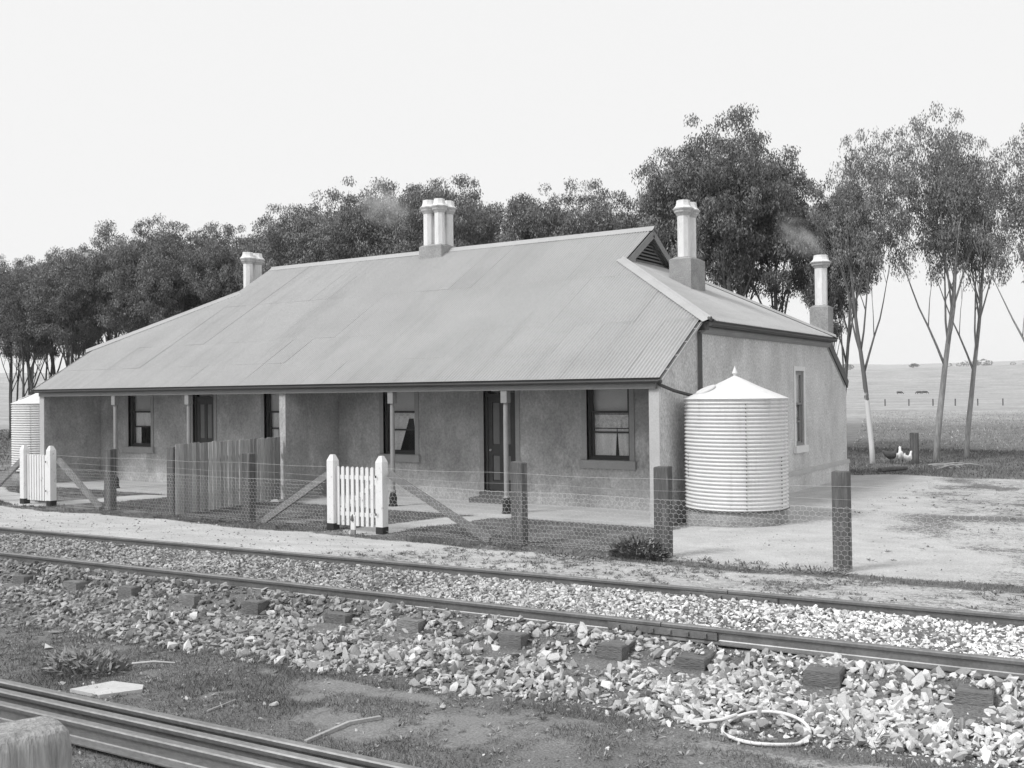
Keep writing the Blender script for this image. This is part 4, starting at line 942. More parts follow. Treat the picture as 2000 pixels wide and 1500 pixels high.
TREES = [  # x, y, height, variant, width scale, bark, label
 (-54.5,18.5,11.3,0,1.1,'d','gum tree cut by the left edge of the picture'),
 (-51.6,17.2,11.4,1,1.0,'d','dark gum tree second from the left edge of the picture'),
 (-49.4,19.0,10.7,2,1.1,'d','gum tree third from the left edge, lower than its neighbours'),
 (-47.0,16.9,10.3,4,1.0,'d','many-stemmed gum tree just left of the left water tank'),
 (-44.9,18.0,10.8,3,1.0,'d','broad gum tree straight above the left water tank'),
 (-42.6,16.6,10.6,0,1.1,'d','gum tree with trunk rising just right of the left water tank'),
 (-40.5,18.0,12.1,1,1.0,'d','tallest gum tree over the left end of the roof'),
 (-38.6,19.5,11.2,2,1.2,'d','gum tree in the hollow between two tall left crowns'),
 (-36.9,18.0,11.9,3,1.0,'d','round-headed gum tree above the lower left hip'),
 (-34.4,17.2,11.2,0,1.05,'d','gum tree left of the notch above the left hip'),
 (-32.2,18.0,11.2,1,.95,'d','gum tree whose crown ends just left of the left chimney'),
 (-29.6,18.6,10.6,4,1.1,'d','low many-stemmed gum tree behind the left chimney'),
 (-27.0,17.6,11.6,3,1.0,'d','gum tree rising right of the left chimney'),
 (-24.9,18.2,11.9,0,1.1,'d','gum tree above the left end of the ridge'),
 (-22.3,18.0,12.2,1,1.0,'d','tall gum tree halfway between left and central chimneys'),
 (-20.1,18.4,12.1,2,1.15,'d','gum tree just left of the central chimney'),
 (-17.8,17.8,11.8,3,1.0,'d','gum tree right behind the central chimney'),
 (-15.9,19.0,10.4,0,.9,'d','lower gum tree just right of the central chimney'),
 (-13.5,18.0,11.1,2,.95,'d','slim gum tree with sky showing on its left side above the ridge'),
 (-12.0,18.8,10.9,0,1.0,'d','gum tree in the middle of the ridge right of the open gap'),
 (-9.9,18.0,10.3,4,1.0,'d','low gum tree left of the gablet'),
 (-7.4,18.2,11.7,3,1.0,'d','broad gum tree behind the gablet'),
 (-5.3,17.6,12.5,1,1.05,'d','tallest gum tree behind the right chimney'),
 (-3.9,18.9,11.1,0,1.0,'d','gum tree on the right shoulder of the tall clump'),
 (-2.7,20.6,9.4,4,.7,'d','thin many-stemmed gum tree left of the rear chimney'),
 (-1.75,18.4,10.0,2,.72,'d','dark gum tree just right of the rear chimney smoke'),
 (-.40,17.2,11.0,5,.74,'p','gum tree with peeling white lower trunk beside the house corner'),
 (1.15,19.2,11.9,5,.80,'g','fog-paled airy gum tree with a thick grey trunk near the hens'),
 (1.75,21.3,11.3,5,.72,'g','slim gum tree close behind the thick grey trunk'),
 (-58.5,18.2,11.6,4,1.0,'d','many-stemmed gum tree half out of the picture at far left'),
 (-53.2,19.8,11.0,4,.9,'d','thin many-stemmed gum tree behind the leftmost trunks'),
 (-50.6,20.4,11.2,4,.95,'d','many-stemmed gum tree whose stems crowd left of the tank roof'),
 (-48.1,20.9,11.4,0,.8,'d','slender gum tree close left of the tank finial'),
 (-45.8,19.8,11.0,4,.9,'d','many-stemmed gum tree between the tank and the roof corner'),
 (-56.5,23,12.0,1,1.0,'d','gum tree of the back row at the very left edge'),
 (-52.8,22.5,11.6,0,1.0,'d','back-row gum tree with thin trunk left of the left water tank'),
 (-49.8,23.5,12.2,3,.9,'d','back-row gum tree filling the gap above the left water tank'),
 (-46.3,22.4,11.8,2,1.1,'d','back-row gum tree just right of the left water tank'),
 (-43.6,23.4,12.6,1,.95,'d','back-row gum tree rising above the left roof corner'),
 (-40.4,22.3,12.0,0,1.1,'d','back-row gum tree behind the lower left hip'),
 (-37.0,23.0,12.3,3,.95,'d','back-row gum tree behind the middle of the left hip'),
 (-33.6,22.4,12.0,2,1.1,'d','back-row gum tree behind the upper left hip'),
 (-30.6,23.0,12.4,1,.95,'d','back-row gum tree between the left chimney and the ridge end'),
 (-27.2,22.5,12.6,0,1.1,'d','back-row gum tree over the left part of the ridge'),
 (-23.8,23.0,12.8,3,.95,'d','back-row gum tree left of the central chimney'),
 (-20.6,22.5,12.4,2,1.1,'d','back-row gum tree behind the central chimney'),
 (-6.9,22.6,12.8,1,.95,'d','back-row gum tree behind the tall clump by the gablet'),
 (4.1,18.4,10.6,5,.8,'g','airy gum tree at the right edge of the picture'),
]
rt = random.Random(11)
for (x, y, h, v, wsc, bk, lab) in TREES:
    t = thing('gum_tree', lab, 'tree', (x, y, 0), 'row of gum trees behind the cottages')
    k = h/11.5*1.02; t.scale = (k*wsc, k*wsc, k); t.rotation_euler = (0, 0, rt.uniform(0, 6.28))
    for me, nm in ((TV[v][0], 'trunk'), (TV[v][1], 'crown')):
        o = bpy.data.objects.new(nm, me); COL.objects.link(o); o.parent = t
        if nm == 'crown' and bk in 'pg': o.material_slots[0].link = 'OBJECT'; o.material_slots[0].material = MATS['leaf_fogged']
        if nm == 'trunk':
            if not me.materials: me.materials.append(MATS['bark_dark'])
            o.material_slots[0].link = 'OBJECT'; o.material_slots[0].material = MATS[{'d':'bark_dark','p':'bark_peeling','g':'bark'}[bk]]

# ------------------------------------------------------------------ grass and weeds
def blades(name, P, h, wd, tone, r, lean=.5):
    n = len(P); az = r.uniform(0, 2*PI, n); sx = np.stack([np.cos(az), np.sin(az), np.zeros(n)], 1)*wd[:, None]
    tip = np.stack([r.normal(0, lean, n), r.normal(0, lean, n), np.ones(n)], 1)*h[:, None]
    Vt = np.stack([P-sx, P+sx, P+tip], 1).reshape(-1, 3); F = np.arange(3*n).reshape(-1, 3)
    return np_mesh(name, Vt, F, np.repeat(tone, 3))
def grass_area(label, name, x0, x1, y0, y1, n, hmin, hmax, seed, cond=None, wd=(.0018, .0045), tmul=1.0):
    r = np.random.default_rng(seed); x = r.uniform(x0, x1, n); y = r.uniform(y0, y1, n); b = bare_mask(x, y)
    dn = fbm(x, y, .5, 77); ok = (b < .45) & (dn > .30); s, t = ts(x, y)
    ok &= (t < -1.15) | (t > 2.0)
    if cond is not None: ok &= cond(x, y, s, t)
    z = ground_z(x, y); ok &= in_view(np.stack([x, y, z], 1))
    x, y, z, dn = x[ok], y[ok], z[ok], dn[ok]; k = len(x)
    h = (hmin+(hmax-hmin)*r.random(k)**2)*np.clip(.4+1.8*(dn-.3), .4, 1.4); wv = r.uniform(wd[0], wd[1], k)
    tone = np.clip(.55+.8*r.random(k)+.7*(fbm(x, y, 2.2, 81)-.5), .3, 2.2)
    tone = np.where(r.random(k) < .1, tone*1.8, tone)*tmul
    o = link(name, blades(name, np.stack([x, y, z-.004], 1), h, wv, tone, r), 'grass'); stuff(o); tag(o, label, 'grass'); return o
grass_area('short dark turf in the foreground before the ballast', 'foreground_grass', -4, 8.5, -14.2, -10.0, 210000, .018, .06, 31)
grass_area('short dark grass in the front yard inside the fence', 'yard_grass', -19, 1.6, -4.2, -.22, 130000, .02, .07, 32, lambda x, y, s, t: (y < -.25), (.003, .007))
grass_area('thin weedy grass between the right fence and the track', 'verge_grass', -2.5, 9.5, -7.2, -3.5, 60000, .015, .06, 33, None, (.002, .005))
grass_area('rough grass under the gum trees behind the yard', 'rear_grass', -4, 9, 12.4, 26, 40000, .04, .14, 34, None, (.006, .014))
grass_area('rough pasture grass across the near paddock at right', 'paddock_grass', -30, 14, 24, 130, 130000, .04, .15, 35, lambda x, y, s, t: (x > -.24*(y-12)) & (np.abs(np.sin(x*91.7+y*37.3)) > sstep(30, 125, y)), (.008, .028), 2.0)
grass_area('rough grass under the gum trees at far left', 'left_grass', -75, -20, 2, 40, 60000, .06, .22, 36, lambda x, y, s, t: (x < -21.5), (.01, .03))

def leafy(name, label, cat, cx, cy, rx, ry, h, n, ls, seed, mat='weed', tone0=1.0, wr=(.22, .4)):
    r = np.random.default_rng(seed); th = r.uniform(0, 2*PI, n); q = r.random(n)**.5; x = cx+rx*q*np.cos(th); y = cy+ry*q*np.sin(th)
    z = ground_z(x, y)+h*r.random(n)*(1-.7*q*q); P = np.stack([x, y, z], 1)
    d = np.stack([np.cos(th)*.7+r.normal(0, .5, n), np.sin(th)*.7+r.normal(0, .5, n), r.uniform(-.1, 1.1, n)], 1); d /= np.linalg.norm(d, axis=1)[:, None]
    sd = np.cross(d, np.array([0, 0, 1.0])+r.normal(0, .3, (n, 3))); sd /= np.linalg.norm(sd, axis=1)[:, None]
    l = (ls*r.uniform(.6, 1.3, n))[:, None]; w_ = l*r.uniform(wr[0], wr[1], n)[:, None]
    Vt = np.stack([P, P+d*l*.5+sd*w_*.5, P+d*l, P+d*l*.5-sd*w_*.5], 1).reshape(-1, 3)
    o = thing(name, label, cat, (cx, cy, gz(cx, cy))); me = np_mesh('leaves', Vt-np.array([cx, cy, gz(cx, cy)]), np.arange(4*n).reshape(-1, 4), np.repeat(np.clip(tone0*(.6+.8*r.random(n)), .3, 4.5), 4))
    link('leaves', me, mat, o)
    st = MB()
    for k in range(9):
        a = r.uniform(0, 6.28); st.tube([(cx+rx*.15*math.cos(a), cy+ry*.15*math.sin(a), gz(cx, cy)-.01), (cx+rx*.6*math.cos(a), cy+ry*.6*math.sin(a), gz(cx, cy)+h*.6)], [.006, .003], 4)
    st.build('stems', 'bark_dark', o); return o
leafy('low_bush', 'low dark bush growing at the foot of the fence post by the tank', 'bush', 1.32, -3.68, .42, .30, .30, 1500, .085, 51)
leafy('weed_clump', 'broad-leaved weed clump in the turf above the stacked rails', 'weed', -.22, -11.62, .42, .26, .14, 700, .085, 52, tone0=1.9)
leafy('weed_tuft', 'small weed tuft at the foot of the rightmost fence post', 'weed', 4.0, -3.9, .5, .25, .08, 260, .06, 53, tone0=1.6)
leafy('weed_tuft', 'spreading weed patch between the two right fence posts and the track', 'weed', 2.9, -4.15, .7, .28, .08, 420, .06, 54, tone0=1.5)
leafy('weed_tuft', 'dark weed patch left of the bush before the fence', 'weed', .6, -4.3, .6, .3, .07, 420, .06, 55, tone0=1.1)
leafy('weed_tuft', 'grassy tuft at the lower right edge of the ballast', 'weed', 6.12, -9.98, .12, .10, .10, 90, .17, 56, tone0=3.0, wr=(.03, .07))

# ------------------------------------------------------------------ foreground things
ra = 0.048; rd = Vector((math.cos(ra), math.sin(ra), 0)); rn = Vector((-math.sin(ra), math.cos(ra), 0)); r0 = Vector((1.77, -12.47, 0))
for off, zz, lab, a, b in ((0.0, .03, 'old steel rail lying farthest from the camera in the lower left stack', -4.6, 2.6), (-.17, .032, 'old steel rail in the middle of the lower left stack', -4.4, 2.9), (-.37, .03, 'old steel rail lying nearest to the camera in the lower left stack', -4.8, 2.4)):
    o = thing('loose_rail', lab, 'rail', tuple(r0+rn*off), 'loose rails in the grass')
    p = r0+rn*off+rd*a; q = r0+rn*off+rd*b; MB().sweep(rail_prof(.14, .035, .068), (p.x, p.y, zz), (q.x, q.y, zz)).build('rail_bar', 'rail_old', o)
for k, s_ in enumerate((-2.9, -.4, 1.9)):
    c = r0+rd*s_-rn*.2; m = MB().beam(c-rn*.45+Vector((0,0,-.02)), c+rn*.36+Vector((0,0,-.02)), .2, .098).build('bearer', 'sleeper_wood')
    tag(m, ['timber bearer under the left end of the loose rails', 'timber bearer under the middle of the loose rails', 'timber bearer under the right end of the loose rails'][k], 'bearer')
# round post near the camera
pp = CAM + (_f2 + _rc*((40-1000)/2006.4) + _uc*(-(1500-750)/2006.4))*3.3
stp = thing('round_post', 'thick squared timber post top in the lower left corner', 'post', (pp.x, pp.y, gz(pp.x, pp.y)))
ztop = CAM.z + ((_f2 + _rc*((60-1000)/2006.4) + _uc*(-(1418-750)/2006.4))*3.3).z
m = MB(); prof = [(.165, 0), (.155, .5), (.147, ztop-.10), (.145, ztop-.05), (.138, ztop-.02), (.122, ztop-.004), (.09, ztop+.002), (.03, ztop+.004)]
m.lathe(prof, (pp.x, pp.y), 48)
def _sq(x, y, z):
    dx, dy = x-pp.x, y-pp.y; a_ = math.atan2(dy, dx)+.35; r_ = math.hypot(dx, dy); c_, s_ = abs(math.cos(a_)), abs(math.sin(a_))
    k_ = (c_**5+s_**5)**(-1/5)*.93*(1+.012*math.sin(9*a_)+.008*math.sin(23*a_)); return (pp.x+dx*k_, pp.y+dy*k_, z+.06*dx-.03*dy)
m.v = [_sq(*q) for q in m.v]
m.build('post_shaft', 'stump_wood', stp, smooth=True)
# pale slab and boards
def flat(pts, th, name, label, cat, mat):
    cx = sum(p[0] for p in pts)/len(pts); cy = sum(p[1] for p in pts)/len(pts); n = len(pts); z = gz(cx, cy)
    m = MB(); m.add([(x, y, z+.0) for x, y in pts]+[(x, y, z+th) for x, y in pts], [tuple(range(n-1, -1, -1)), tuple(range(n, 2*n))]+[(i, (i+1)%n, n+(i+1)%n, n+i) for i in range(n)])
    o = m.build(name, mat); o.data.transform(Matrix.Translation((-cx, -cy, -z))); o.location = (cx, cy, z); tag(o, label, cat); return o
flat([(.34, -12.13), (.70, -12.11), (.86, -11.83), (.76, -11.74), (.44, -11.80)], .03, 'stone_slab', 'pale flat slab in the turf behind the stacked rails', 'slab', 'board_pale')
o = MB().beam((2.86, -12.02, .012), (2.84, -11.55, .012), .028, .026).beam((2.84, -11.55, .012), (2.95, -11.33, .010), .028, .024).build('edging_board', 'board_grey'); tag(o, 'thin grey edging board in the turf right of the loose rails', 'board')
def rock(name, label, x, y, rad, mat, k, sq=.8):
    me = np_mesh(name, PROTO[k][0], PROTO[k][1]); o = link(name, me, mat); o.location = (x, y, gz(x, y)+rad*.3); o.scale = (rad, rad*.8, rad*sq); o.rotation_euler = (.2, .1, k); tag(o, label, 'stone'); return o
rock('stone_block', 'squat grey stone block in the turf below the sleeper ends', -.17, -10.72, .13, 'stone_big', 2, .7)
rock('loose_stone', 'pale rounded stone in the turf right of the weed clump', 2.06, -11.52, .05, 'board_pale', 4)
rock('loose_stone', 'small pale stone in the turf near the stacked rails', 1.3, -11.75, .03, 'board_pale', 6)
rock('loose_stone', 'pale stone at the left edge of the foreground turf', -1.2, -11.35, .07, 'board_pale', 7)
rock('loose_stone', 'grey stone alone on the turf below the ballast edge', 3.2, -10.9, .045, 'board_pale', 8)
rock('loose_stone', 'stone on the pale path right of the middle gate', -2.1, -4.7, .06, 'stone_big', 9)
tw = thing('dry_stick', 'pale dry stick beside the weed clump', 'stick', (.3, -11.3, 0)); MB().tube([(.18, -11.42, .06), (.32, -11.3, .07), (.46, -11.18, .05)], [.010, .009, .006], 6).build('stick', 'board_pale', tw)
tw = thing('dry_stick', 'forked dry stick in the middle of the foreground turf', 'stick', (1.75, -11.75, 0)); MB().tube([(1.72, -11.9, .012), (1.70, -11.6, .02)], [.008, .006], 5).tube([(1.75, -11.78, .015), (1.66, -11.72, .02)], .005, 5).build('stick', 'board_grey', tw)
# white hoop with a tail
hp = thing('white_hoop', 'ring of thin white hose lying at the ballast edge', 'hoop', (5.48, -10.17, 0)); pts = []
for i in range(61):
    a = -.4+2*PI*i/58; R_ = .29+.004*math.sin(3*a); x, y = 5.48+R_*math.cos(a)*1.02, -10.17+R_*math.sin(a)*1.1; pts.append((x, y, max(gz(x, y), float(bed_z(*ts(x, y))))+.018+.03*max(0, math.sin(a))))
MB().tube(pts, .0125, 8).build('ring', 'white_paint', hp, smooth=True)
x, y = 5.24, -10.30; MB().tube([(5.22, -10.04, .05), (5.15, -10.14, .03), (5.02, -10.26, .022)], .011, 6).build('tail', 'white_paint', hp)

# ------------------------------------------------------------------ behind the yard: post, log, branches, poultry
po = MB().cbox((.70, 17.40, -.1), (.95, 17.55, 1.0), .012).build('gate_stump_post', 'post_wood'); po.data.transform(Matrix.Translation((-.83, -17.48, 0))); po.location = (.83, 17.48, 0); tag(po, 'lone square timber post beside the white hens', 'post')
lg = thing('fallen_log', 'dark fallen log on the grass in front of the hens', 'log', (.95, 14.2, 0)); MB().tube([(.66, 13.6, .06), (.9, 14.2, .07), (1.15, 14.75, .06)], [.07, .075, .06], 8).build('log', 'bark_dark', lg)
br = thing('branch_heap', 'heap of bleached fallen branches at the foot of the right gum trees', 'branches', (2.2, 15.8, 0))
rb = random.Random(4)
for k in range(7):
    c = Vector((2.2+rb.uniform(-.35, .5), 15.8+rb.uniform(-.6, .6), .08)); a = rb.uniform(-1, 1); l = rb.uniform(.25, .5); dv = Vector((math.cos(a), math.sin(a), rb.uniform(-.1, .25)))
    MB().tube([c-dv*l, c+Vector((0, 0, .06)), c+dv*l], [.03, .025, .012], 5).build('branch', 'board_grey', br)
def hen(x, y, rz, mat, label, k=1.0, group='poultry behind the house'):
    h = thing('hen', label, 'hen', (x, y, gz(x, y)), group); h.rotation_euler = (0, 0, rz); h.scale = (k, k, k)
    # one skin: spine rings from tail to beak
    sp_ = [(-.24, .40, .012), (-.20, .36, .05), (-.13, .30, .085), (-.03, .25, .115), (.06, .25, .115), (.13, .30, .085), (.16, .37, .055), (.18, .44, .042), (.20, .49, .045), (.235, .50, .03), (.27, .485, .006)]
    vs = []; n = 10
    for i, (px, pz, r) in enumerate(sp_):
        a = sp_[max(0, i-1)]; b = sp_[min(len(sp_)-1, i+1)]; d = Vector((b[0]-a[0], 0, b[1]-a[1])).normalized(); u = Vector((-d.z, 0, d.x))
        for q in range(n): t = 2*PI*q/n; vs.append(Vector((px, 0, pz))+u*r*math.sin(t)+Vector((0, 1, 0))*r*.85*math.cos(t))
    fs = [(i*n+q, i*n+(q+1)%n, (i+1)*n+(q+1)%n, (i+1)*n+q) for i in range(len(sp_)-1) for q in range(n)]+[tuple(range(n-1, -1, -1)), tuple(range((len(sp_)-1)*n, len(sp_)*n))]
    MB().add(vs, fs).build('body', mat, h, smooth=True, local=True)
    for s in (-1, 1):
        MB().tube([(.02, s*.05, .18), (.0, s*.05, .08), (.02, s*.05, .005), (.07, s*.06, .0)], [.022, .010, .009, .006], 6).build('leg', 'step_stone', h, local=True)
        MB().lathe([(.0, -.02), (.07, -.008), (.075, .004), (.0, .02)], (0, 0), 10, 0, 1.5, .8).build('wing', mat, h, local=True)
        wgs = [c for c in h.children if c.name.startswith('wing')][-1]; wgs.location = (-.02, s*.105, .28); wgs.rotation_euler = (PI/2, .35, 0)
    MB().lathe([(.0, -.02), (.022, 0), (.0, .035)], (0, 0), 6, 0, 1.2, .4).build('comb', 'door_panel', h, local=True)
    [c for c in h.children if c.name.startswith('comb')][-1].location = (.20, 0, .54)
    return h
hen(.50, 17.05, 1.9, 'white_feather', 'white hen with raised neck on the grass left of the lone post', 1.1)
hen(.74, 16.95, 1.2, 'white_feather', 'small white hen right against the lone post', .85)
hen(.12, 17.35, .6, 'dark_feather', 'dark hen pecking between the peeling tree and the white hens', 1.1)
# paddock fence and cattle
pk = thing('paddock_fence', 'far post-and-wire fence across the open paddock', 'fence', (-28, 163, 0))
for k in range(16):
    a = -.2+.4*k/15; q = Vector((-40+3.5*k+random.uniform(-.4, .4), 160.6+.35*k-.006*k*k, 0)); z = gz(q.x, q.y); MB().cbox((q.x-.09, q.y-.09, z-.2), (q.x+.09, q.y+.09, z+1.15), .01).build('post', 'post_wood', pk)
for hz in (.5, .95): MB().tube([(-40+3.5*k, 160.6+.35*k-.006*k*k, gz(-40+3.5*k, 160.6+.35*k)+hz) for k in range(16)], .012, 4, False).build('wire', 'wire', pk)
def cow(x, y, rz, label):
    c = thing('cow', label, 'cow', (x, y, gz(x, y)), 'cattle grazing in the paddock'); c.rotation_euler = (0, 0, rz)
    sp_ = [(-.95, 1.28, .06), (-.9, 1.18, .22), (-.6, 1.10, .34), (0, 1.02, .38), (.5, 1.05, .36), (.8, 1.12, .26), (1.05, 1.0, .18), (1.25, .72, .14), (1.38, .48, .12), (1.5, .28, .08), (1.55, .2, .04)]
    vs = []; n = 10
    for i, (px, pz, r) in enumerate(sp_):
        a = sp_[max(0, i-1)]; b = sp_[min(len(sp_)-1, i+1)]; d = Vector((b[0]-a[0], 0, b[1]-a[1])).normalized(); u = Vector((-d.z, 0, d.x))
        for q in range(n): t = 2*PI*q/n; vs.append(Vector((px, 0, pz))+u*r*math.sin(t)+Vector((0, 1, 0))*r*.8*math.cos(t))
    m = MB().add(vs, [(i*n+q, i*n+(q+1)%n, (i+1)*n+(q+1)%n, (i+1)*n+q) for i in range(len(sp_)-1) for q in range(n)]+[tuple(range(n-1, -1, -1)), tuple(range((len(sp_)-1)*n, len(sp_)*n))])
    for s in (-1, 1):
        m.tube([(.6, s*.18, .95), (.6, s*.18, .5), (.6, s*.18, 0)], [.13, .07, .06], 6); m.tube([(-.7, s*.18, 1.0), (-.62, s*.18, .62), (-.76, s*.18, .42), (-.72, s*.18, 0)], [.17, .10, .065, .06], 6)
    m.tube([(-.95, 0, 1.3), (-1.05, 0, .9), (-1.02, 0, .5)], [.03, .02, .03], 5)
    m.build('body', 'cow_hide', c, smooth=True, local=True); return c
cow(-77.2, 373.7, .3, 'single dark cow grazing left of the group in the paddock')
cow(-70.6, 374.6, 3.0, 'dark cow at the left of the far paddock group')
cow(-69.0, 376.2, .4, 'dark cow at the right of the far paddock group')

# ------------------------------------------------------------------ small debris on the pale path and the turf
def debris(name, label, n, x0, x1, y0, y1, r0, r1, seed, tone, cond):
    r = np.random.default_rng(seed); x = r.uniform(x0, x1, n); y = r.uniform(y0, y1, n); s, t = ts(x, y); ok = cond(x, y, s, t); x, y = x[ok], y[ok]
    R = r0+(r1-r0)*r.random(len(x))**3; z = ground_z(x, y)+R*.15
    ok = in_view(np.stack([x, y, z], 1)); x, y, z, R = x[ok], y[ok], z[ok], R[ok]
    o = link(name, stones_mesh(name, np.stack([x, y, z], 1), R, tone[0]+(tone[1]-tone[0])*r.random(len(x)), r), 'stone'); stuff(o); return tag(o, label, 'gravel')
debris('path_gravel', 'scattered small dark gravel on the pale path beside the track', 3600, -16, 9, -7.6, -3.7, .006, .030, 91, (.15, 1.0), lambda x, y, s, t: t > GAU+.15)
debris('turf_pebbles', 'scattered pebbles on the foreground dirt and turf', 700, -3, 8, -13.5, -10.0, .008, .034, 92, (.3, 1.0), lambda x, y, s, t: t < -1.4)
debris('yard_gravel', 'scattered gravel on the pale yard beside the tank', 1500, .5, 8, -3.5, 12, .006, .026, 93, (.15, .9), lambda x, y, s, t: (x > 2.1) | (y < 0))

# ------------------------------------------------------------------ air and chimney smoke
def volume_mat(name, dens, noise=None, col=.95):
    m = bpy.data.materials.new(name); m.use_nodes = True; t = m.node_tree; t.nodes.clear(); o = t.nodes.new('ShaderNodeOutputMaterial')
    v = t.nodes.new('ShaderNodeVolumePrincipled'); v.inputs['Color'].default_value = (col, col, col, 1); v.inputs['Density'].default_value = dens; v.inputs['Anisotropy'].default_value = 0.0
    if noise:
        tc = t.nodes.new('ShaderNodeTexCoord'); n = t.nodes.new('ShaderNodeTexNoise'); n.inputs['Scale'].default_value = noise; n.inputs['Detail'].default_value = 3
        t.links.new(tc.outputs['Object'], n.inputs[0]); ln = t.nodes.new('ShaderNodeVectorMath'); ln.operation = 'LENGTH'; t.links.new(tc.outputs['Object'], ln.inputs[0])
        f = t.nodes.new('ShaderNodeMapRange'); f.inputs[1].default_value = 1.0; f.inputs[2].default_value = .1; f.inputs[3].default_value = 0; f.inputs[4].default_value = 1; t.links.new(ln.outputs['Value'], f.inputs[0])
        g = t.nodes.new('ShaderNodeMapRange'); g.inputs[1].default_value = .4; g.inputs[2].default_value = .7; g.inputs[3].default_value = 0; g.inputs[4].default_value = dens; t.links.new(n.outputs[0], g.inputs[0])
        mm = t.nodes.new('ShaderNodeMath'); mm.operation = 'MULTIPLY'; t.links.new(f.outputs[0], mm.inputs[0]); t.links.new(g.outputs[0], mm.inputs[1]); t.links.new(mm.outputs[0], v.inputs['Density'])
    t.links.new(v.outputs[0], o.inputs['Volume']); MATS[name] = m
volume_mat('smoke_air', 1.6, 2.2)
volume_mat('haze_air', 0.00022)
def puff(loc, sc_, rot, label):
    bm = bmesh.new(); bmesh.ops.create_icosphere(bm, subdivisions=2, radius=1.0); me = bpy.data.meshes.new('chimney_smoke'); bm.to_mesh(me); bm.free()
    o = link('chimney_smoke', me, 'smoke_air'); o.location = loc; o.scale = sc_; o.rotation_euler = rot; stuff(o); tag(o, label, 'smoke')
puff((-.75, 11.0, 6.65), (1.05, .55, .48), (0, .75, 0), 'faint pale smoke drifting from the rear chimney')
puff((-11.6, 6.1, 8.0), (1.3, .5, .75), (0, .5, 0), 'thin smoke drifting left of the central chimney')
hz = MB().box((-4800, -4800, -60), (4800, 4800, 110)).build('haze', None); hz.data.materials.append(MATS['haze_air']); stuff(hz); tag(hz, 'thin pale air haze over the far paddock and hills', 'haze')

# ------------------------------------------------------------------ small weeds
def weeds(name, label, n, x0, x1, y0, y1, ls, seed, cond, tone0=1.2, k=12):
    r = np.random.default_rng(seed); x = r.uniform(x0, x1, n); y = r.uniform(y0, y1, n); s, t = ts(x, y); ok = cond(x, y, s, t) & (fbm(x, y, .9, 70) > .47); x, y = x[ok], y[ok]
    s, t = ts(x, y); z = np.where((t > -1.75) & (t < 1.95), bed_z(s, t), ground_z(x, y)); ok = in_view(np.stack([x, y, z], 1)); x, y, z = x[ok], y[ok], z[ok]; m = len(x)
    size = ls*r.uniform(.5, 1.5, m); X = np.repeat(np.stack([x, y, z], 1), k, 0); sz = np.repeat(size, k); N = m*k
    th = r.uniform(0, 2*PI, N); d = np.stack([np.cos(th), np.sin(th), r.uniform(.15, 1.3, N)], 1); d /= np.linalg.norm(d, axis=1)[:, None]
    sd = np.stack([-np.sin(th), np.cos(th), r.normal(0, .3, N)], 1); l = (sz*r.uniform(.6, 1.2, N))[:, None]; w_ = l*r.uniform(.14, .30, N)[:, None]
    X = X+np.stack([np.cos(th), np.sin(th), np.zeros(N)], 1)*(sz*r.random(N)*.5)[:, None]
    Vt = np.stack([X, X+d*l*.5+sd*w_*.5, X+d*l-np.array([0, 0, 1])*l*.12, X+d*l*.5-sd*w_*.5], 1).reshape(-1, 3)
    o = link(name, np_mesh(name, Vt, np.arange(4*N).reshape(-1, 4), np.repeat(np.clip(tone0*(.5+r.random(N)), .3, 2.6), 4)), 'weed'); stuff(o); return tag(o, label, 'weeds')
weeds('verge_weeds', 'low broad-leaved weeds between the right fence posts and the far rail', 1500, -2.0, 8, -6.8, -3.4, .045, 61, lambda x, y, s, t: (t > 2.0) & (x > -2.2+.4*(y+5)), 1.5)
weeds('turf_weeds', 'small weeds scattered through the foreground turf', 1500, -3, 7.5, -13.6, -10.2, .04, 62, lambda x, y, s, t: t < -1.7, 1.7)
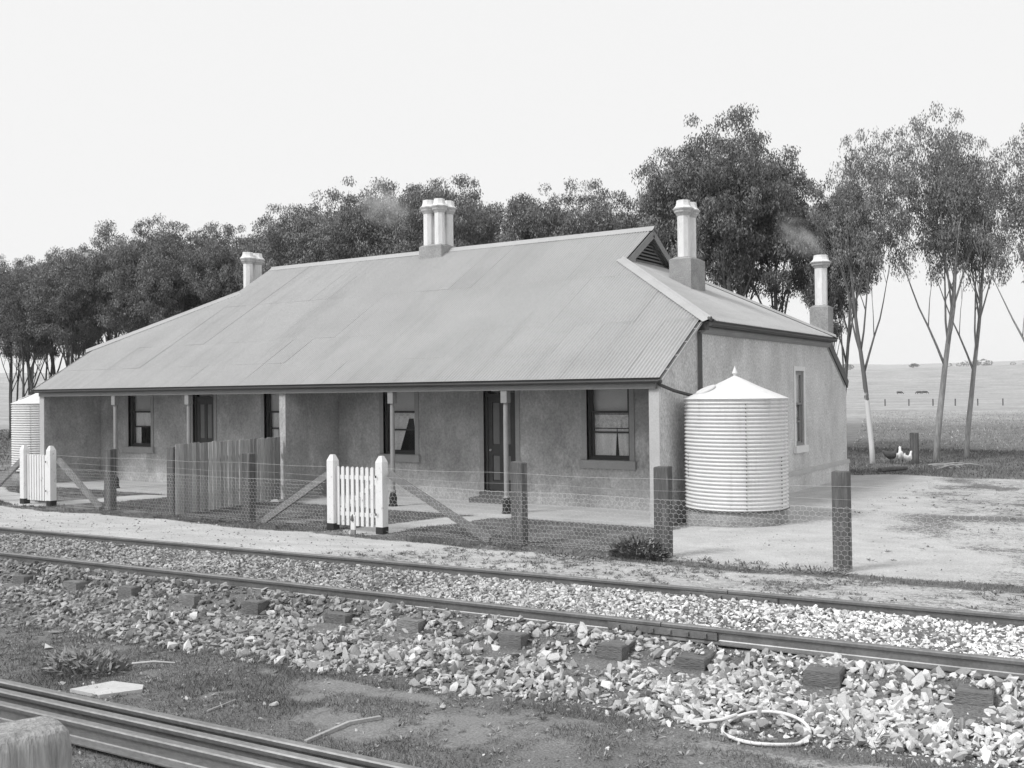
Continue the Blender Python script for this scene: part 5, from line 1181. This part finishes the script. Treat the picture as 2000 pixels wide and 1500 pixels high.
weeds('ballast_weeds', 'small weeds growing between the stones at the left of the track', 900, -11, 3, -10.2, -6.6, .05, 63, lambda x, y, s, t: (t > -1.6) & (t < 1.6) & (np.abs(t) > .1), 1.5)
weeds('fence_weeds', 'weeds along the foot of the front wire fence', 500, -17, 5, -3.9, -3.3, .06, 64, lambda x, y, s, t: x < 50, 1.1)
weeds('yard_weeds', 'low weeds and tufts on the right side of the pale yard', 260, 2.5, 9, -3, 11.5, .05, 65, lambda x, y, s, t: x+.25*y > 3.2, 1.2)

# lone far bush on the pale hill
fb_ = thing('far_bush', 'single dark bush on the distant pale hill between the right trunks', 'bush', (-152.5, 766.5, gz(-152.5, 766.5)))
o = bpy.data.objects.new('crown', TV[3][1]); COL.objects.link(o); o.parent = fb_; o.scale = (1.5, 1.5, .55); o.location = (0, 0, -2.6)

# far wood along the skyline
def far_wood():
    r = np.random.default_rng(71); n = 150; P = []
    th = r.uniform(-.33, .75, n); D = r.uniform(860, 1050, n); X = CAM.x-np.sin(th)*D; Y = CAM.y+np.cos(th)*D; Z = ground_z(X, Y); hh = r.uniform(2.0, 5.5, n)*sstep(.35, .6, vnoise(th*14, th*0, 1, 3)); m = 70
    C = np.repeat(np.stack([X, Y, Z], 1), m, 0); H_ = np.repeat(hh, m); u = r.normal(size=(n*m, 3)); u /= np.linalg.norm(u, axis=1)[:, None]
    C = C+u*np.stack([H_*.9, H_*.9, H_*.5], 1)+np.stack([H_*0, H_*0, H_*.5], 1); sz = (H_*.22)[:, None]; a = r.normal(size=(n*m, 3)); b = r.normal(size=(n*m, 3))
    a /= np.linalg.norm(a, axis=1)[:, None]; b /= np.linalg.norm(b, axis=1)[:, None]
    Vt = np.stack([C-a*sz, C+b*sz, C+a*sz], 1).reshape(-1, 3); o = link('far_wood', np_mesh('far_wood', Vt, np.arange(len(Vt)).reshape(-1, 3), np.ones(len(Vt))), 'leaf'); stuff(o); tag(o, 'faint line of scrub on the far pale skyline', 'scrub')
far_wood()
